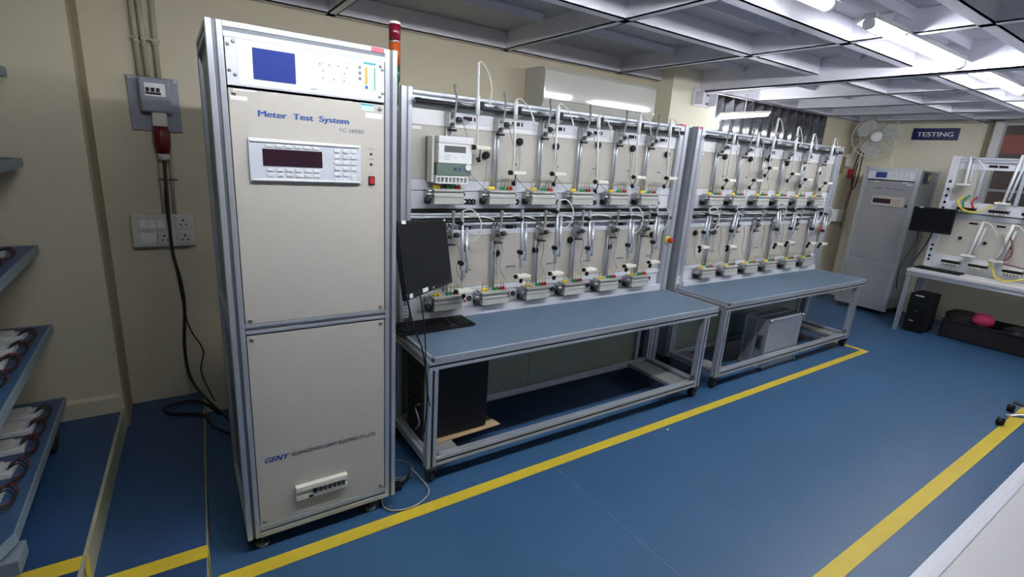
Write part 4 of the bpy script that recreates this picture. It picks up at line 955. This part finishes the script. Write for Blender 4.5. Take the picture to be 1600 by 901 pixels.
box('case',(6.70,1.80,.012),(6.99,1.985,.43),'black_matte',t,.006); f_ = box('front_face',(6.690,1.80,.012),(6.70,1.985,.43),'black',t,.004)
for z in (.30,.34,.38): box('drive_bay',(6.686,1.815,z),(6.691,1.97,z+.006),'dark_steel',f_)
MB().cyl((6.691,1.90,.24),(6.684,1.90,.24),.010,12).build('power_button','chrome',f_); box('badge',(6.686,1.86,.405),(6.691,1.94,.418),'keypad',f_); box('badge',(6.686,1.90,.12),(6.691,1.94,.13),'keypad',f_)
for y in (1.82,1.95):
    for x in (6.73,6.96): MB().cyl((x,y,0),(x,y,.013),.012,10).build('foot','rubber',t)
place(t)
t = thing('storage_tray', 'long low black tray on the floor under the white table', 'tray', (7.1,1.1,0))
tb = MB().box((6.86,.1,.0),(7.4,1.70,.012)).box((6.86,.1,.0),(6.872,1.70,.20)).box((7.388,.1,.0),(7.4,1.70,.20)).box((6.86,.1,.0),(7.4,.112,.20)).box((6.86,1.688,.0),(7.4,1.70,.20)).box((6.845,.09,.185),(6.872,1.71,.205)); tb.build('tray_body','black_matte',t,.003); place(t)
tag(MB().sphere((6.98,1.40,.25),.085,(1,1.1,.9)).build('pink_cloth','pink',None,0,True),'crumpled bright pink cloth poking out of the black tray','cloth')
tag(MB().lathe([(.13,.013),(.15,.10),(.16,.24),(.10,.28)],(7.08,1.58,0),'z',20).build('black_bag','black_matte'),'black bag standing in the left end of the long tray','bag')
tag(MB().lathe([(.11,.013),(.13,.10),(.12,.20),(.07,.23)],(7.08,1.13,0),'z',20).build('grey_bundle','dark_steel'),'dark grey bundle to the right of the pink cloth','bundle')

# ------------------------------------------------------------------ foreground table and chair at right
t = thing('foreground_table', 'grey topped table with a white metal edge in the bottom right corner', 'table', (2.6,-.3,0))
box('tabletop',(.95,-.95,.672),(4.6,.222,.698),'table_grey',t); MB().box((.94,.222,.668),(4.61,.240,.700)).box((.94,.240,.672),(4.61,.262,.694)).build('edge_strip','strip_white',t,.002)
box('edge_strip',(.93,-.95,.668),(.95,.262,.70),'strip_white',t)
for x in (1.0,4.5):
    for y in (-.9,.18): MB().extr((x,y,0),(x,y,.672),.04,.04).build('leg','alu',t)
place(t)
ch = thing('office_chair', 'office chair with a chrome star base at the right edge', 'chair', (4.886,.445,0))
for k in range(5):
    a = R(130)+k*2*math.pi/5; dx,dy = math.cos(a),math.sin(a)
    leg = MB().tube([(0.03*dx,.03*dy,.115),(.16*dx,.16*dy,.10),(.31*dx,.31*dy,.078)],[.020,.016,.012],8).build('star_leg','chrome',ch)
    MB().lathe([(.020,-.022),(.028,-.018),(.028,.018),(.020,.022)],(.32*dx,.32*dy,.0285),'y',14).build('caster','black',leg)
MB().cyl((0,0,.09),(0,0,.40),.022,14).build('column','chrome',ch)
MB().box((-.19,-.22,.41),(.24,.14,.48)).build('seat','black_matte',ch,.03)
MB().box((.20,-.21,.52),(.26,.21,.98)).build('backrest','black_matte',ch,.03); MB().box((.21,-.03,.44),(.25,.03,.6)).build('back_support','black',ch)
